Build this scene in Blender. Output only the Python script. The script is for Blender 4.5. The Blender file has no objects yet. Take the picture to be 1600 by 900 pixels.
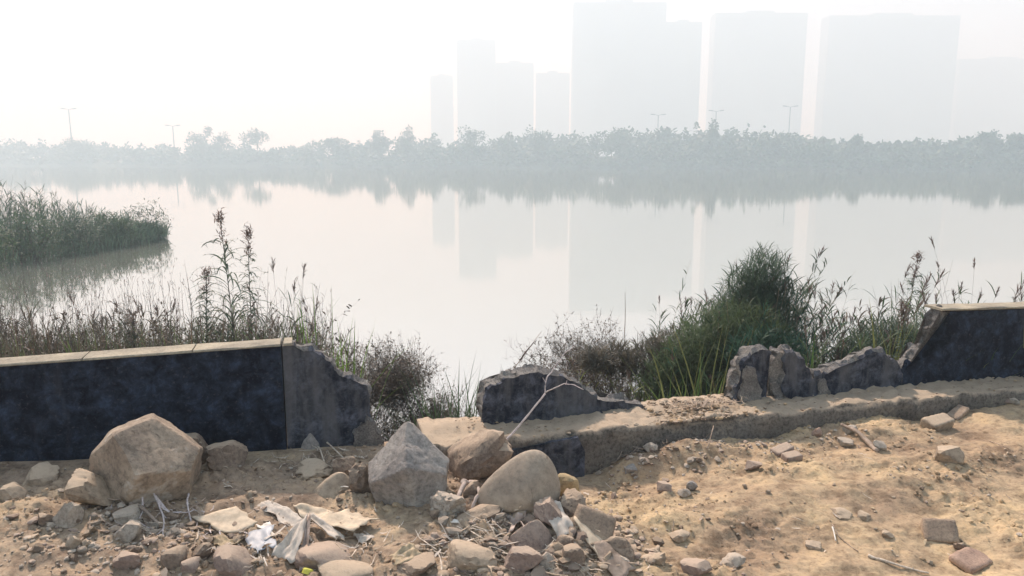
import bpy, bmesh, math, random
import numpy as np
from mathutils import Vector, Matrix
R = math.radians
random.seed(7); rng = np.random.default_rng(7)
sc = bpy.context.scene
COL = sc.collection

# ------------------------------------------------------------------ camera
F = 1164.0                      # focal length in photo pixels (1600 wide)
PITCH = math.atan(200 / F)
HC = 1.65
cam = bpy.data.cameras.new('camera'); cam.sensor_width = 36; cam.lens = 36 * F / 1600
cam.clip_start = 0.05; cam.clip_end = 8000
camo = bpy.data.objects.new('camera', cam); COL.objects.link(camo)
camo.location = (0, 0, HC); camo.rotation_euler = (math.pi / 2 - PITCH, 0, 0)
sc.camera = camo
# ------------------------------------------------------------------ light
SUN_EL, SUN_AZ = R(44), R(-24)          # azimuth from +Y towards +X
world = bpy.data.worlds.new('World'); sc.world = world; world.use_nodes = True
wt = world.node_tree; wt.nodes.clear()
sky = wt.nodes.new('ShaderNodeTexSky'); sky.sky_type = 'NISHITA'; sky.sun_disc = False
sky.sun_elevation = SUN_EL; sky.sun_rotation = SUN_AZ
sky.air_density = 1.0; sky.dust_density = 1.5; sky.ozone_density = 1.0
bg = wt.nodes.new('ShaderNodeBackground'); bg.inputs['Strength'].default_value = 0.115
wo = wt.nodes.new('ShaderNodeOutputWorld')
wt.links.new(sky.outputs[0], bg.inputs[0]); wt.links.new(bg.outputs[0], wo.inputs[0])
sun = bpy.data.lights.new('sun', 'SUN'); sun.energy = 4.6; sun.angle = R(3.0); sun.color = (1.0, .935, .85)
suno = bpy.data.objects.new('sun', sun); COL.objects.link(suno)
sd = Vector((math.sin(SUN_AZ) * math.cos(SUN_EL), math.cos(SUN_AZ) * math.cos(SUN_EL), math.sin(SUN_EL)))
suno.rotation_euler = sd.to_track_quat('Z', 'Y').to_euler()
sc.view_settings.view_transform = 'Standard'; sc.view_settings.look = 'None'
sc.view_settings.exposure = 0.80; sc.view_settings.gamma = 1
sc.cycles.volume_bounces = 3; sc.cycles.max_bounces = 8; sc.cycles.transparent_max_bounces = 12
HAZE_DENSITY = 0.0027
HAZE_COLOR = (0.60, 0.76, 0.84, 1)      # air scatters blue more than red
WATER_Z = -1.5

# ------------------------------------------------------------------ noise
def _hash(ix, iy, iz, seed):
    h = (ix * 374761393 + iy * 668265263 + iz * 2147483647 + seed * 1274126177) & 0xFFFFFFFF
    h = ((h ^ (h >> 13)) * 1274126177) & 0xFFFFFFFF
    h = ((h ^ (h >> 16)) * 2246822519) & 0xFFFFFFFF
    return ((h ^ (h >> 15)) & 0xFFFFFF) / float(0xFFFFFF) * 2 - 1
def vnoise(x, y, z=0.0, seed=0):
    x, y, z = np.broadcast_arrays(np.asarray(x, float), np.asarray(y, float), np.asarray(z, float))
    ix = np.floor(x).astype(np.int64); iy = np.floor(y).astype(np.int64); iz = np.floor(z).astype(np.int64)
    fx, fy, fz = x - ix, y - iy, z - iz
    s = lambda t: t * t * t * (t * (t * 6 - 15) + 10)
    u, v, w = s(fx), s(fy), s(fz)
    out = 0
    for dz in (0, 1):
        for dy in (0, 1):
            for dx in (0, 1):
                out = out + _hash(ix + dx, iy + dy, iz + dz, seed) * (u if dx else 1 - u) * (v if dy else 1 - v) * (w if dz else 1 - w)
    return out
def fbm(x, y, z=0.0, oct=4, seed=0, gain=.5):
    a, s, t = 1.0, 0, 0
    for o in range(oct):
        s = s + a * vnoise(np.asarray(x) * 2 ** o, np.asarray(y) * 2 ** o, np.asarray(z) * 2 ** o, seed + o * 17); t += a; a *= gain
    return s / t
def sstep(a, b, x):
    t = np.clip((np.asarray(x, float) - a) / (b - a), 0, 1); return t * t * (3 - 2 * t)

# ------------------------------------------------------------------ geometry of the place
CP, SP = math.cos(PITCH), math.sin(PITCH)
def ray(px, py):
    x = px - 800.0; dn = py - 450.0
    return np.array([x, F * CP - dn * SP, -(F * SP + dn * CP)]) / F
def on_z(px, py, z=0.0):
    r = ray(px, py); t = (z - HC) / r[2]; return np.array([r[0] * t, r[1] * t, z])
A0, A1 = on_z(0, 736), on_z(1600, 588)          # foot line of the broken parapet
U = (A1 - A0) / np.linalg.norm(A1 - A0); N = np.array([U[1], -U[0], 0])   # N points at the camera's side
r8 = ray(800, 662); t8 = np.dot(A0 - np.array([0, 0, HC]), N) / np.dot(r8, N)
P0 = np.array([0, 0, HC]) + r8 * t8; P0[2] = 0
def SD(x, y):
    return (x - P0[0]) * U[0] + (y - P0[1]) * U[1], (x - P0[0]) * N[0] + (y - P0[1]) * N[1]
def XY(s, d, z=0.0):
    return np.array([P0[0] + s * U[0] + d * N[0], P0[1] + s * U[1] + d * N[1], z])
def on_wall(px, py, d=0.0):                      # pixel -> (s, z) on the vertical plane at distance d before the wall
    r = ray(px, py); c = np.array([0, 0, HC]); q = P0 + d * N
    t = np.dot(q - c, N) / np.dot(r, N); p = c + r * t
    return SD(p[0], p[1])[0], p[2]
def sx(px, d=0.0): return on_wall(px, 650, d)[0]
_fr = [(-400, 722, 0), (0, 722, 0), (110, 719, 0), (200, 714, 0), (420, 704, 0), (580, 696, 0), (660, 698, .1), (760, 720, .3), (860, 742, .3), (930, 738, .3),
       (1000, 712, .3), (1060, 694, .3), (1130, 684, .3), (1200, 682, .3), (1300, 664, .3), (1350, 652, .3), (1420, 656, .3), (1520, 636, .3), (1600, 624, .3), (2000, 590, .3)]
_s = [on_wall(a, b, c)[0] for a, b, c in _fr]; _z = [on_wall(a, b, c)[1] for a, b, c in _fr]
_z[-1] = _z[-2]; _z[0] = _z[1]
_cs = [-9, -2.2, -1.2, -.5, .2, .8, 1.4, 2.2, 9]; _cz = [-.02, -.06, -.12, -.13, -.12, -.20, -.20, -.17, -.1]
BUMPS = []   # (s, d, rs, rd, amp)
def bump_px(px, py, z, rs, rd, amp):
    p = on_z(px, py, z); s, d = SD(p[0], p[1]); BUMPS.append((s, d, rs, rd, amp))
bump_px(800, 810, -.1, .38, .26, .13)      # rubble heap
bump_px(900, 850, -.1, .25, .25, .06)
bump_px(60, 790, 0, .5, .3, .05)
bump_px(40, 870, 0, .4, .25, .05)
bump_px(400, 790, -.05, .4, .3, .02)
bump_px(1180, 790, -.2, .4, .22, .045)
bump_px(1060, 830, -.2, .35, .15, .05)
bump_px(1380, 775, -.2, .5, .14, .05)
bump_px(1560, 720, -.15, .5, .16, .05)
bump_px(1310, 745, -.2, .3, .12, .04)
bump_px(1500, 870, -.2, .35, .2, -.04)
bump_px(1010, 745, -.2, .35, .13, -.06)
bump_px(1370, 690, -.15, .14, .06, .05)
bump_px(1080, 706, -.12, .26, .12, .09); bump_px(990, 712, -.12, .14, .10, .07)
bump_px(560, 850, -.1, .3, .2, .03)
_bl = []
for _px, _Y in ((-1500, 9.5), (-400, 9.5), (300, 9.3), (520, 8.6), (600, 7.6), (700, 7.2), (860, 7.1), (960, 7.1), (1050, 7.5), (1130, 8.4), (1250, 10), (1600, 11), (2200, 12), (3000, 14)):
    _a = SD((_px - 800) / (F * CP - 100 * SP) * _Y, _Y); _bl.append((_a[0], -_a[1]))
_bl.sort()
def shore(s): return np.interp(s, [a for a, b in _bl], [b for a, b in _bl])
def Hsd(s, d, fine=True):
    s = np.asarray(s, float); d = np.asarray(d, float)
    zw = np.interp(s, _s, _z); zc = np.interp(s, _cs, _cz)
    f = zw + (zc - zw) * sstep(.25, 1.7, d)
    for bs, bd, rs, rd, a in BUMPS: f = f + a * np.exp(-((s - bs) / rs) ** 2 - ((d - bd) / rd) ** 2)
    L = shore(s); t = np.clip(-d / L, 0, 3)
    pw = 1.35 - .75 * sstep(sx(430), sx(600), s); b = -0.12 - (1.38) * np.clip(t, 0, 1) ** pw - .55 * np.clip(t - 1, 0, 1.6)
    b = np.maximum(b, -2.4) + .06 * fbm(s * 1.3, d * 1.3, seed=5) * sstep(0, -.6, d)
    z = np.where(d < 0, np.minimum(b, zw) * sstep(-.02, -.35, d) + zw * (1 - sstep(-.02, -.35, d)), f)
    k = sstep(-.05, .25, d)
    lft = 1 - sstep(sx(880), sx(1000), s) * .25
    z = z + k * (.030 * fbm(s * 3.1, d * 3.6, seed=1, oct=3))
    if fine:
        rg = fbm(s * 9, d * 12, seed=2, oct=3)
        z = z + k * lft * .022 * rg
        cl = np.abs(fbm(s * 22, d * 26, seed=3, oct=3)); m = sstep(-.15, .35, fbm(s * 2.3, d * 2.9, seed=9, oct=2))
        z = z + k * (.010 + .020 * m) * (cl * 1.6) * lft - k * .006 + k * .0035 * fbm(s * 70, d * 75, seed=4, oct=2)
    return z
def H(x, y, fine=True):
    s, d = SD(np.asarray(x, float), np.asarray(y, float)); return Hsd(s, d, fine)
def hit(px, py):
    r = ray(px, py); t = np.linspace(1.2, 14, 2600)
    P = np.array([0, 0, HC]) + t[:, None] * r
    u = P[:, 2] - H(P[:, 0], P[:, 1], False)
    i = int(np.argmax(u < 0)); 
    if i == 0: i = len(t) - 1
    return P[i]

# ------------------------------------------------------------------ object helpers
def tag(o, label=None, cat=None, group=None, kind=None):
    for k, v in (('label', label), ('category', cat), ('group', group), ('kind', kind)):
        if v: o[k] = v
    return o
def empty(name, loc=(0, 0, 0)):
    o = bpy.data.objects.new(name, None); COL.objects.link(o); o.location = loc; o.empty_display_size = .1; return o
def mesh_np(name, V, quads=None, tris=None, smooth=True):
    V = np.asarray(V, np.float32).reshape(-1, 3)
    fl, tot = [], []
    for A, k in ((quads, 4), (tris, 3)):
        if A is not None and len(A): A = np.asarray(A, np.int32).reshape(-1, k); fl.append(A.ravel()); tot.append(np.full(len(A), k, np.int32))
    L = np.concatenate(fl); T = np.concatenate(tot)
    me = bpy.data.meshes.new(name); me.vertices.add(len(V)); me.vertices.foreach_set('co', V.ravel())
    me.loops.add(len(L)); me.loops.foreach_set('vertex_index', L)
    me.polygons.add(len(T)); st = np.zeros(len(T), np.int32); st[1:] = np.cumsum(T)[:-1]
    me.polygons.foreach_set('loop_start', st); me.polygons.foreach_set('loop_total', T)
    me.polygons.foreach_set('use_smooth', np.full(len(T), smooth)); me.update(); me.validate(); return me
def link(name, me, mats, parent=None, loc=None):
    o = bpy.data.objects.new(name, me); COL.objects.link(o)
    for m in (mats if isinstance(mats, (list, tuple)) else [mats]):
        if m.name not in me.materials: me.materials.append(m)
    if parent: o.parent = parent
    if loc is not None: o.location = loc
    return o
def recentre(me):
    V = np.zeros(len(me.vertices) * 3, np.float32); me.vertices.foreach_get('co', V); V = V.reshape(-1, 3)
    c = np.array([(V[:, 0].min() + V[:, 0].max()) / 2, (V[:, 1].min() + V[:, 1].max()) / 2, V[:, 2].min()])
    V -= c; me.vertices.foreach_set('co', V.ravel()); me.update(); return c

# ------------------------------------------------------------------ materials
MC = {}
def nodes(name):
    m = bpy.data.materials.new(name); m.use_nodes = True; t = m.node_tree
    return m, t, t.nodes['Principled BSDF'], t.nodes['Material Output']
def tex(t, scale, detail=6, rough=.6, dist=0, coord=None, vec=(1, 1, 1)):
    tc = t.nodes.new('ShaderNodeTexCoord'); mp = t.nodes.new('ShaderNodeMapping'); mp.inputs['Scale'].default_value = vec
    t.links.new(tc.outputs[coord or 'Object'], mp.inputs[0])
    n = t.nodes.new('ShaderNodeTexNoise'); n.inputs['Scale'].default_value = scale; n.inputs['Detail'].default_value = detail
    n.inputs['Roughness'].default_value = rough; n.inputs['Distortion'].default_value = dist
    t.links.new(mp.outputs[0], n.inputs['Vector']); return n
def ramp(t, fac, stops):
    r = t.nodes.new('ShaderNodeValToRGB'); e = r.color_ramp.elements
    while len(e) < len(stops): e.new(.5)
    for i, (p, c) in enumerate(stops): e[i].position = p; e[i].color = (*c, 1) if len(c) == 3 else c
    t.links.new(fac, r.inputs[0]); return r
def mix(t, fac, a, b, mode='MIX'):
    m = t.nodes.new('ShaderNodeMix'); m.data_type = 'RGBA'; m.blend_type = mode
    if isinstance(fac, float): m.inputs[0].default_value = fac
    else: t.links.new(fac, m.inputs[0])
    for i, v in ((6, a), (7, b)):
        if isinstance(v, tuple): m.inputs[i].default_value = (*v, 1)
        else: t.links.new(v, m.inputs[i])
    return m.outputs[2]
def bump(t, bs, h, strength=.5, dist=.02):
    b = t.nodes.new('ShaderNodeBump'); b.inputs['Strength'].default_value = strength; b.inputs['Distance'].default_value = dist
    t.links.new(h, b.inputs['Height'])
    prev = bs.inputs['Normal'].links
    if prev: t.links.new(prev[0].from_socket, b.inputs['Normal'])
    t.links.new(b.outputs[0], bs.inputs['Normal'])
def rock_mat(name, c1, c2, c3=None, scale=9, bumpd=.006, rough=.9, dust=None, speck=.35):
    if name in MC: return MC[name]
    m, t, bs, _ = nodes(name)
    n1 = tex(t, scale, 8, .65, .4); n2 = tex(t, scale * 7, 6, .7); n3 = tex(t, scale * 28, 3, .6)
    col = ramp(t, n1.outputs[0], [(.3, c1), (.5, tuple((a + b) / 2 for a, b in zip(c1, c2))), (.68, c2)]).outputs[0]
    sp = ramp(t, n2.outputs[0], [(.35, (.45, .45, .45)), (.55, (1, 1, 1)), (.75, (1.25, 1.2, 1.15))]).outputs[0]
    col = mix(t, speck * 2, col, sp, 'MULTIPLY')
    pit = ramp(t, tex(t, scale * 3.1, 4, .8, .8).outputs[0], [(.30, (.42, .38, .35)), (.39, (1, 1, 1))]).outputs[0]; col = mix(t, .8, col, pit, 'MULTIPLY')
    big = ramp(t, tex(t, scale * .45, 3, .5).outputs[0], [(.35, (.78, .76, .75)), (.65, (1.12, 1.08, 1.02))]).outputs[0]; col = mix(t, 1.0, col, big, 'MULTIPLY')
    if c3: col = mix(t, ramp(t, tex(t, scale * .6, 5, .7).outputs[0], [(.56, (0, 0, 0)), (.64, (1, 1, 1))]).outputs[0], col, c3)
    if dust:
        g = t.nodes.new('ShaderNodeNewGeometry'); s = t.nodes.new('ShaderNodeSeparateXYZ'); t.links.new(g.outputs['Normal'], s.inputs[0])
        a = t.nodes.new('ShaderNodeMath'); a.operation = 'ADD'; t.links.new(s.outputs[2], a.inputs[0])
        b = t.nodes.new('ShaderNodeMath'); b.operation = 'MULTIPLY_ADD'; b.inputs[1].default_value = .9; b.inputs[2].default_value = -.45
        t.links.new(n2.outputs[0], b.inputs[0]); t.links.new(b.outputs[0], a.inputs[1])
        col = mix(t, ramp(t, a.outputs[0], [(.35, (0, 0, 0)), (.95, (.85, .85, .85))]).outputs[0], col, dust)
    t.links.new(col, bs.inputs['Base Color']); bs.inputs['Roughness'].default_value = rough; bs.inputs['Specular IOR Level'].default_value = .25
    bump(t, bs, n1.outputs[0], .5, bumpd * 3); bump(t, bs, n2.outputs[0], .6, bumpd); bump(t, bs, n3.outputs[0], .5, bumpd * .35)
    MC[name] = m; return m
SANDC = (.46, .335, .225)
def soil_mat():
    m, t, bs, _ = nodes('dry_earth')
    a = tex(t, 1.5, 5, .6, .3); b = tex(t, 7, 8, .65); c = tex(t, 45, 6, .7); d = tex(t, 190, 3, .6)
    c1 = ramp(t, a.outputs[0], [(.34, (.33, .255, .185)), (.5, (.44, .35, .243)), (.64, (.52, .42, .277))]).outputs[0]
    c2 = ramp(t, b.outputs[0], [(.36, (.50, .47, .46)), (.52, (1, 1, 1)), (.7, (1.18, 1.12, 1.02))]).outputs[0]
    col = mix(t, .85, c1, c2, 'MULTIPLY')
    col = mix(t, .7, col, ramp(t, c.outputs[0], [(.33, (.5, .45, .42)), (.48, (1, 1, 1)), (.72, (1.2, 1.15, 1.1))]).outputs[0], 'MULTIPLY')
    # greyer trodden rubble dust on the left of the ledge, more orange sand on its right
    tc = t.nodes.new('ShaderNodeTexCoord'); s = t.nodes.new('ShaderNodeSeparateXYZ'); t.links.new(tc.outputs['Object'], s.inputs[0])
    ad = t.nodes.new('ShaderNodeMath'); ad.operation = 'MULTIPLY_ADD'; ad.inputs[1].default_value = .5; t.links.new(a.outputs[0], ad.inputs[0]); t.links.new(s.outputs[0], ad.inputs[2])
    lr = ramp(t, ad.outputs[0], [(.3, (.92, .90, .92)), (.9, (1.02, .98, .92))]).outputs[0]
    col = mix(t, 1.0, col, lr, 'MULTIPLY')
    # damp mud and plant litter down the bank
    mr = t.nodes.new('ShaderNodeMapRange'); mr.inputs[1].default_value = -.25; mr.inputs[2].default_value = -.6; t.links.new(s.outputs[2], mr.inputs[0])
    col = mix(t, mr.outputs[0], col, (.11, .085, .06))
    t.links.new(col, bs.inputs['Base Color']); bs.inputs['Roughness'].default_value = .95; bs.inputs['Specular IOR Level'].default_value = .15
    bump(t, bs, b.outputs[0], .5, .03); bump(t, bs, c.outputs[0], .7, .010); bump(t, bs, d.outputs[0], .6, .003)
    return m
def plain(name, c, rough=.8, spec=.3, var=.25, scale=30, trans=0.0, bd=.002, metal=0):
    if name in MC: return MC[name]
    m, t, bs, out = nodes(name)
    n = tex(t, scale, 5, .6)
    lo = tuple(v * (1 - var) for v in c); hi = tuple(min(1, v * (1 + var)) for v in c)
    r = ramp(t, n.outputs[0], [(.35, lo), (.65, hi)])
    t.links.new(r.outputs[0], bs.inputs['Base Color']); bs.inputs['Roughness'].default_value = rough; bs.inputs['Specular IOR Level'].default_value = spec
    bs.inputs['Metallic'].default_value = metal
    bump(t, bs, n.outputs[0], .4, bd)
    if trans:
        tr = t.nodes.new('ShaderNodeBsdfTranslucent'); t.links.new(r.outputs[0], tr.inputs[0])
        mx = t.nodes.new('ShaderNodeMixShader'); mx.inputs[0].default_value = trans
        t.links.new(bs.outputs[0], mx.inputs[1]); t.links.new(tr.outputs[0], mx.inputs[2]); t.links.new(mx.outputs[0], out.inputs[0])
    MC[name] = m; return m
def leaf(name, c, trans=.35, var=.4, scale=2.5): return plain(name, c, .6, .25, var, scale, trans)

# ------------------------------------------------------------------ ground
def ground():
    sv = np.concatenate([np.linspace(-70, -10, 12)[:-1], np.linspace(-10, -3.3, 40)[:-1], np.arange(-3.3, 4.6, .0165), np.linspace(4.62, 12, 40), np.linspace(12, 70, 12)[1:]])
    dv = np.concatenate([np.linspace(-14, -1.2, 80)[:-1], np.linspace(-1.2, -.02, 24)[:-1], np.arange(-.02, 2.3, .0140), np.linspace(2.32, 14, 40)])
    S, D = np.meshgrid(sv, dv, indexing='ij'); Z = Hsd(S, D)
    V = np.stack([P0[0] + S * U[0] + D * N[0], P0[1] + S * U[1] + D * N[1], Z], -1).reshape(-1, 3)
    n, m = len(sv), len(dv); I = np.arange(n * m).reshape(n, m)
    q = np.stack([I[:-1, :-1], I[:-1, 1:], I[1:, 1:], I[1:, :-1]], -1).reshape(-1, 4)
    o = link('ground', mesh_np('ground', V, q), soil_mat()); tag(o, kind='structure')
ground()
SOIL = bpy.data.materials['dry_earth']
# lake bed and the far bank, one sheet out to the horizon
def far_d(px): return np.interp(px, [-1500, 0, 300, 800, 1200, 1600, 3000], [430, 405, 370, 310, 262, 232, 200])
def lake_and_far():
    m, t, bs, out = nodes('lake_water')
    n = tex(t, 1.0, 4, .55, 0, 'Object', (.35, 1.6, 1)); n2 = tex(t, 9, 3, .5, 0, 'Object', (.6, 1.3, 1))
    bs.inputs['Base Color'].default_value = (.30, .31, .265, 1); bs.inputs['Roughness'].default_value = .03; bs.inputs['IOR'].default_value = 1.5
    bump(t, bs, n.outputs[0], .10, .02); bump(t, bs, n2.outputs[0], .06, .003)
    gl = t.nodes.new('ShaderNodeBsdfGlossy'); gl.inputs['Color'].default_value = (.87, .85, .815, 1); gl.inputs['Roughness'].default_value = .03
    t.links.new(bs.inputs['Normal'].links[0].from_socket, gl.inputs['Normal'])
    mx = t.nodes.new('ShaderNodeMixShader'); mx.inputs[0].default_value = .62
    t.links.new(bs.outputs[0], mx.inputs[1]); t.links.new(gl.outputs[0], mx.inputs[2]); t.links.new(mx.outputs[0], out.inputs[0])
    xs = np.linspace(-1150, 1150, 60); ys = np.array([4.0, 6, 8, 10, 14, 20, 30, 50, 80, 140, 220, 320, 480])
    X, Y = np.meshgrid(xs, ys, indexing='ij'); V = np.stack([X, Y, np.full_like(X, WATER_Z)], -1).reshape(-1, 3)
    I = np.arange(X.size).reshape(X.shape); q = np.stack([I[:-1, :-1], I[1:, :-1], I[1:, 1:], I[:-1, 1:]], -1).reshape(-1, 4)
    tag(link('lake_water', mesh_np('lake_water', V, q), m), kind='structure')
    a = np.linspace(-1.25, 1.25, 120)     # fan of rays; rise out of the water at the bank
    ds = np.array([0, .3, .8, .97, 1.0, 1.008, 1.03, 1.1, 2, 3.0])
    zz = np.array([-3.5, -3.5, -3, -2.2, -1.55, -.7, 1.2, 3.0, 3.5, 3.5])
    V = []
    for ang in a:
        k = math.tan(min(max(ang, -1.2), 1.2)); px = 800 + k * 1139 
        Dm = float(far_d(min(max(px, -1500), 3000)))
        for f, z in zip(ds, zz):
            rr = Dm * f; y = max(rr, 2) if f else 2
            x = k * y
            if abs(x) > 1150: x = math.copysign(1150, x)
            V.append((x, y, z + (random.uniform(-.3, .5) if f > 1.01 else 0)))
    I = np.arange(len(V)).reshape(len(a), len(ds)); q = np.stack([I[:-1, :-1], I[1:, :-1], I[1:, 1:], I[:-1, 1:]], -1).reshape(-1, 4)
    g = plain('far_bank_earth', (.06, .07, .04), .95, .1, .4, .05)
    tag(link('far_bank', mesh_np('far_bank', V, q), g), kind='structure')
    V = [(-1150, -250, -4), (1150, -250, -4), (1150, 1250, -4), (-1150, 1250, -4)]
    tag(link('lake_bed', mesh_np('lake_bed', V, [[0, 1, 2, 3]]), plain('lake_bed_mud', (.15, .13, .09), .9)), kind='structure')
lake_and_far()

# ------------------------------------------------------------------ broken concrete parapet and ledge
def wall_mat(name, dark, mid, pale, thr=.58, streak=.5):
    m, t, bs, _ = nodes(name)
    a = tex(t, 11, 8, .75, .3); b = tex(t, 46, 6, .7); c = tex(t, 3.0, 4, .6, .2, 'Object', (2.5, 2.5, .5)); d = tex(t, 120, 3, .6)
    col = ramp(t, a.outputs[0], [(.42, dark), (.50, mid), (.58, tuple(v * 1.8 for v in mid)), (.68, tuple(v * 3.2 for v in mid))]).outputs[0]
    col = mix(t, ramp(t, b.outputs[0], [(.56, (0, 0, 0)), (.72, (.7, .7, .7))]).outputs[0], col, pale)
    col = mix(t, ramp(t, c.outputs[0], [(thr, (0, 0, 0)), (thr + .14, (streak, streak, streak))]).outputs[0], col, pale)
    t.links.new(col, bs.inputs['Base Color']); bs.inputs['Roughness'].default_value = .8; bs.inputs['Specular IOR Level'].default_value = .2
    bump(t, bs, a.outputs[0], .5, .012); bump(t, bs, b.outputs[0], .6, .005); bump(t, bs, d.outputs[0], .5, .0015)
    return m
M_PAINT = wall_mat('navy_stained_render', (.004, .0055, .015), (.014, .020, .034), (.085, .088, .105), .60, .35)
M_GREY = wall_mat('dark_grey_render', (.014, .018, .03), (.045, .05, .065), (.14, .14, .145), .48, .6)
M_BROKEN = rock_mat('broken_concrete', (.16, .157, .155), (.33, .32, .30), scale=14, bumpd=.01, speck=.5)
M_COPE = rock_mat('pale_mortar_coping', (.33, .30, .235), (.45, .41, .32), scale=10, bumpd=.004, speck=.25)
M_LEDGE = rock_mat('dusty_ledge_concrete', (.16, .15, .135), (.25, .23, .20), scale=7, bumpd=.008, dust=(.46, .365, .26), speck=.5)

def fract(pts, rough, n=3, seed=0):
    r = random.Random(seed); pts = [np.array(p, float) for p in pts]
    for k in range(n):
        out = []
        for i in range(len(pts) - 1):
            a, b = pts[i], pts[i + 1]; L = np.linalg.norm(b - a); out.append(a)
            if L > .012: out.append((a + b) / 2 + np.array([r.uniform(-1, 1), r.uniform(-1, 1)]) * L * rough)
        out.append(pts[-1]); pts = out
    return pts
def slab(name, top_px, front_d, thick, zbot, mats, parent, rough=.2, seed=0, straight=(), deep=.03, n=4):
    """Upright slab: its top outline given along the wall plane, a bottom at zbot, broken sides rough across the thickness."""
    pts = [np.array(on_wall(x, y, front_d)) for x, y in top_px]
    top = []
    for i in range(len(pts) - 1):
        seg = [pts[i], pts[i + 1]] if i in straight else fract([pts[i], pts[i + 1]], rough, n, seed + i)
        top += seg[:-1]
    top.append(pts[-1]); top = np.array(top)
    st_s = set()
    k = len(top); NL = 6
    fac = np.linspace(0, 1, NL)
    # which top points belong to straight edges
    flags = []
    for i in range(len(pts) - 1):
        nn = 1 if i in straight else len(fract([pts[i], pts[i + 1]], rough, n, seed + i)) - 1
        flags += [i in straight] * nn
    flags.append((len(pts) - 2) in straight)
    V = []
    for j, f in enumerate(fac):
        d = front_d - thick * f
        for i, (s, z) in enumerate(top):
            st = flags[i]
            a = 0 if st or j == 0 else deep
            ds = a * vnoise(s * 18 + 3, z * 18, f * 3, seed + 50) ; dz = a * vnoise(s * 18, z * 18 + 9, f * 3, seed + 60) - (0 if st else a * .5 * math.sin(f * math.pi) * -1)
            zz = z + dz
            V.append(XY(s + ds, d + (0 if st or j in (0, NL - 1) else a * .3 * vnoise(s * 30, z * 30, f, seed)), zz))
    nb = len(V)
    for j, f in enumerate(fac):                       # bottom points right below the ends
        d = front_d - thick * f
        V.append(XY(top[0][0], d, zbot)); V.append(XY(top[-1][0], d, zbot))
    bm = bmesh.new(); bv = [bm.verts.new(v) for v in V]
    for j in range(NL - 1):
        for i in range(k - 1):
            fc = bm.faces.new((bv[j * k + i], bv[j * k + i + 1], bv[(j + 1) * k + i + 1], bv[(j + 1) * k + i]))
            fc.material_index = 0 if (j == 0 and not flags[i] and vnoise(top[i][0] * 11, top[i][1] * 11, 0, seed) > -.15) else 1; fc.smooth = False
        for e, i in ((0, 0), (1, k - 1)):
            fc = bm.faces.new((bv[j * k + i], bv[(j + 1) * k + i], bv[nb + (j + 1) * 2 + e], bv[nb + j * 2 + e])); fc.material_index = 0 if flags[i] else 1
    fr = bm.faces.new([bv[i] for i in range(k)] + [bv[nb + 1], bv[nb]]); fr.material_index = 0
    jb = (NL - 1); bk = bm.faces.new([bv[nb + jb * 2], bv[nb + jb * 2 + 1]] + [bv[jb * k + i] for i in range(k - 1, -1, -1)]); bk.material_index = 1
    bmesh.ops.triangulate(bm, faces=[fr, bk]); bmesh.ops.recalc_face_normals(bm, faces=bm.faces)
    # chip the broken arris: pull points near the rough outline
    me = bpy.data.meshes.new(name); bm.to_mesh(me); bm.free()
    if parent is None: c = recentre(me)
    o = link(name, me, mats, parent)
    if parent is None: o.location = c
    return o
def box_sd(name, s0, s1, d0, d1, z0, z1, mat, parent, jit=.003, seed=0, nseg=None, zslope=0.0):
    """Long block along the wall with slightly uneven, subdivided faces."""
    ns = nseg or max(2, int((s1 - s0) / .05)); prof = [(d0, z0), (d0, z1 - .006), (d0 - .006 if d0 > d1 else d0, z1), ((d0 + d1) / 2, z1 + .001), (d1, z1), (d1, z0)]
    V = []; k = len(prof)
    for i in range(ns + 1):
        s = s0 + (s1 - s0) * i / ns
        for j, (d, z) in enumerate(prof):
            jz = jit * vnoise(s * 9, j * 3.1, 0, seed); jd = jit * vnoise(s * 9, j * 2.7, 5, seed)
            V.append(XY(s, d + jd, z + (jz if j not in (0, 5) else 0) + zslope * (s - s0)))
    q = []
    for i in range(ns):
        for j in range(k):
            a, b = i * k + j, i * k + (j + 1) % k; q.append((a, b, b + k, a + k))
    me = mesh_np(name, V, q, smooth=False)
    bm = bmesh.new(); bm.from_mesh(me); bm.verts.ensure_lookup_table()
    bm.faces.new([bm.verts[j] for j in range(k)]); bm.faces.new([bm.verts[ns * k + j] for j in range(k)][::-1])
    bmesh.ops.recalc_face_normals(bm, faces=bm.faces); bm.to_mesh(me); bm.free()
    return link(name, me, mat, parent)

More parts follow.
